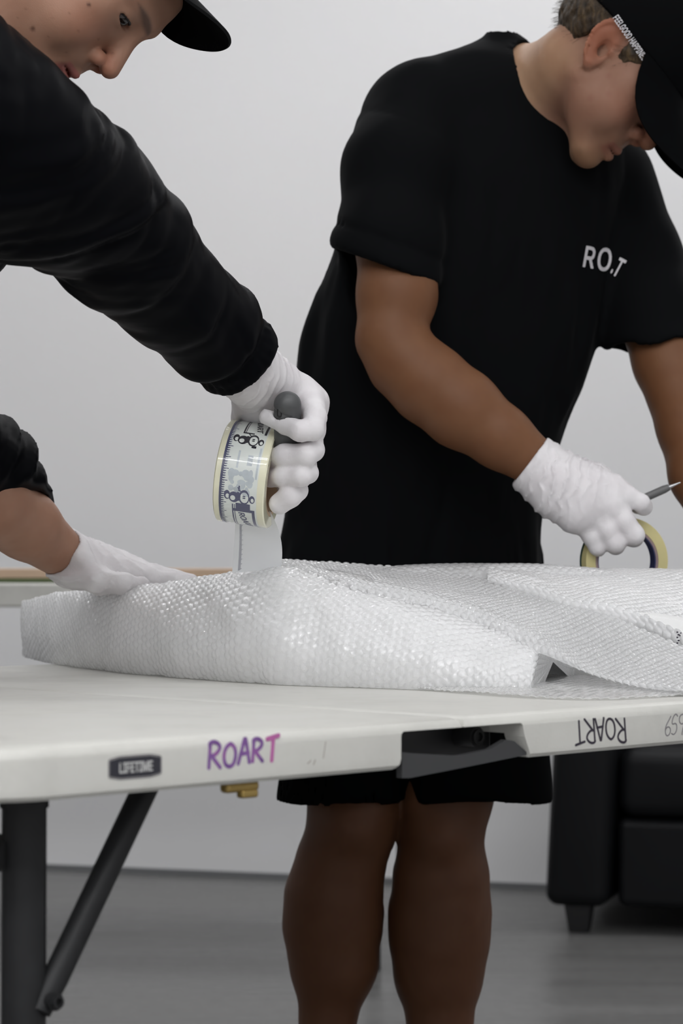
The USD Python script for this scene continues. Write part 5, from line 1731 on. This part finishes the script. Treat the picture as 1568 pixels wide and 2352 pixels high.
def ring_sdf(p):
    q = p - MC
    a = q @ MA
    r = np.linalg.norm(q - np.outer(a, MA), axis=1)
    return np.maximum(np.abs(r - 0.0460) - 0.0090, np.abs(a) - w2)


def glove3(p):
    d = px_bones(None, p, GH)
    for f in GF:
        e = chain(p, [P(a, b, c) for a, b, c, _ in f], [r * c / FPX for _, _, c, r in f], 0.004)
        d = smin(d, e, 0.005)
    c0_ = P(1236, 1068, 2.78)
    t = (p - c0_) @ la3
    side = np.cross(la3, [0, 1.0, 0]); side /= np.linalg.norm(side)
    b = p @ side
    n1 = meshkit.fbm(p * np.array([50, 50, 50]), 2, 19)
    d = d - 0.0016 * np.exp(-((t - 0.03) / 0.04) ** 2) * ridges((t + 0.45 * b) * 430 + 9 * n1) + 0.0010 * (n1 - 0.5)
    d = d - 0.0016 * np.exp(-((t + 0.007) / 0.005) ** 2)
    d = smax(d, -(t + 0.012), 0.002)
    d = smax(d, -smax(cone(p, c0_ - la3 * 0.05, c0_, 0.0335, 0.0300), t + 0.004, 0.003), 0.002)
    d = smax(d, -(ring_sdf(p) - 0.0002), 0.001)
    d = smax(d, -(cone(p, pa, pb, 0.0051, 0.0046)), 0.001)
    return d


lo_, hi_ = P(1180, 1300, 2.72) - [0, 0.01, 0], P(1510, 1000, 2.84) + [0, 0.02, 0]
g3 = nets(glove3, *grid(lo_, hi_, 0.0020), slack=0.004)
obj("glove", g3, M_GLOVE, man2, smooth=True, world=True, label="white wrinkled glove holding the masking tape")

GL = [(1650, 1205, 2.86, 55), (1690, 1300, 2.82, 52), (1715, 1360, 2.80, 48)]
GLF = [[(1700 + 14 * k, 1365 - 6 * k, 2.78 + 0.018 * k, 20), (1722 + 14 * k, 1402 - 4 * k, 2.775 + 0.018 * k, 17), (1728 + 12 * k, 1432 - 4 * k, 2.785 + 0.018 * k, 15)] for k in range(4)] + [[(1675, 1310, 2.80, 22), (1655, 1360, 2.785, 18), (1668, 1395, 2.78, 15)]]


def glove4(p):
    d = pch(p, GL, 0.01)
    for f in GLF:
        d = smin(d, pch(p, f, 0.004), 0.005)
    n1 = meshkit.fbm(p * 50, 2, 29)
    return d + 0.0016 * (n1 - 0.5)


lo_, hi_ = P(1580, 1460, 2.72), P(1810, 1140, 2.92)
obj("glove", nets(glove4, *grid(np.minimum(lo_, hi_), np.maximum(lo_, hi_), 0.0032), slack=0.004), M_GLOVE, man2, smooth=True, world=True, label="white glove at the end of the lowered left arm")
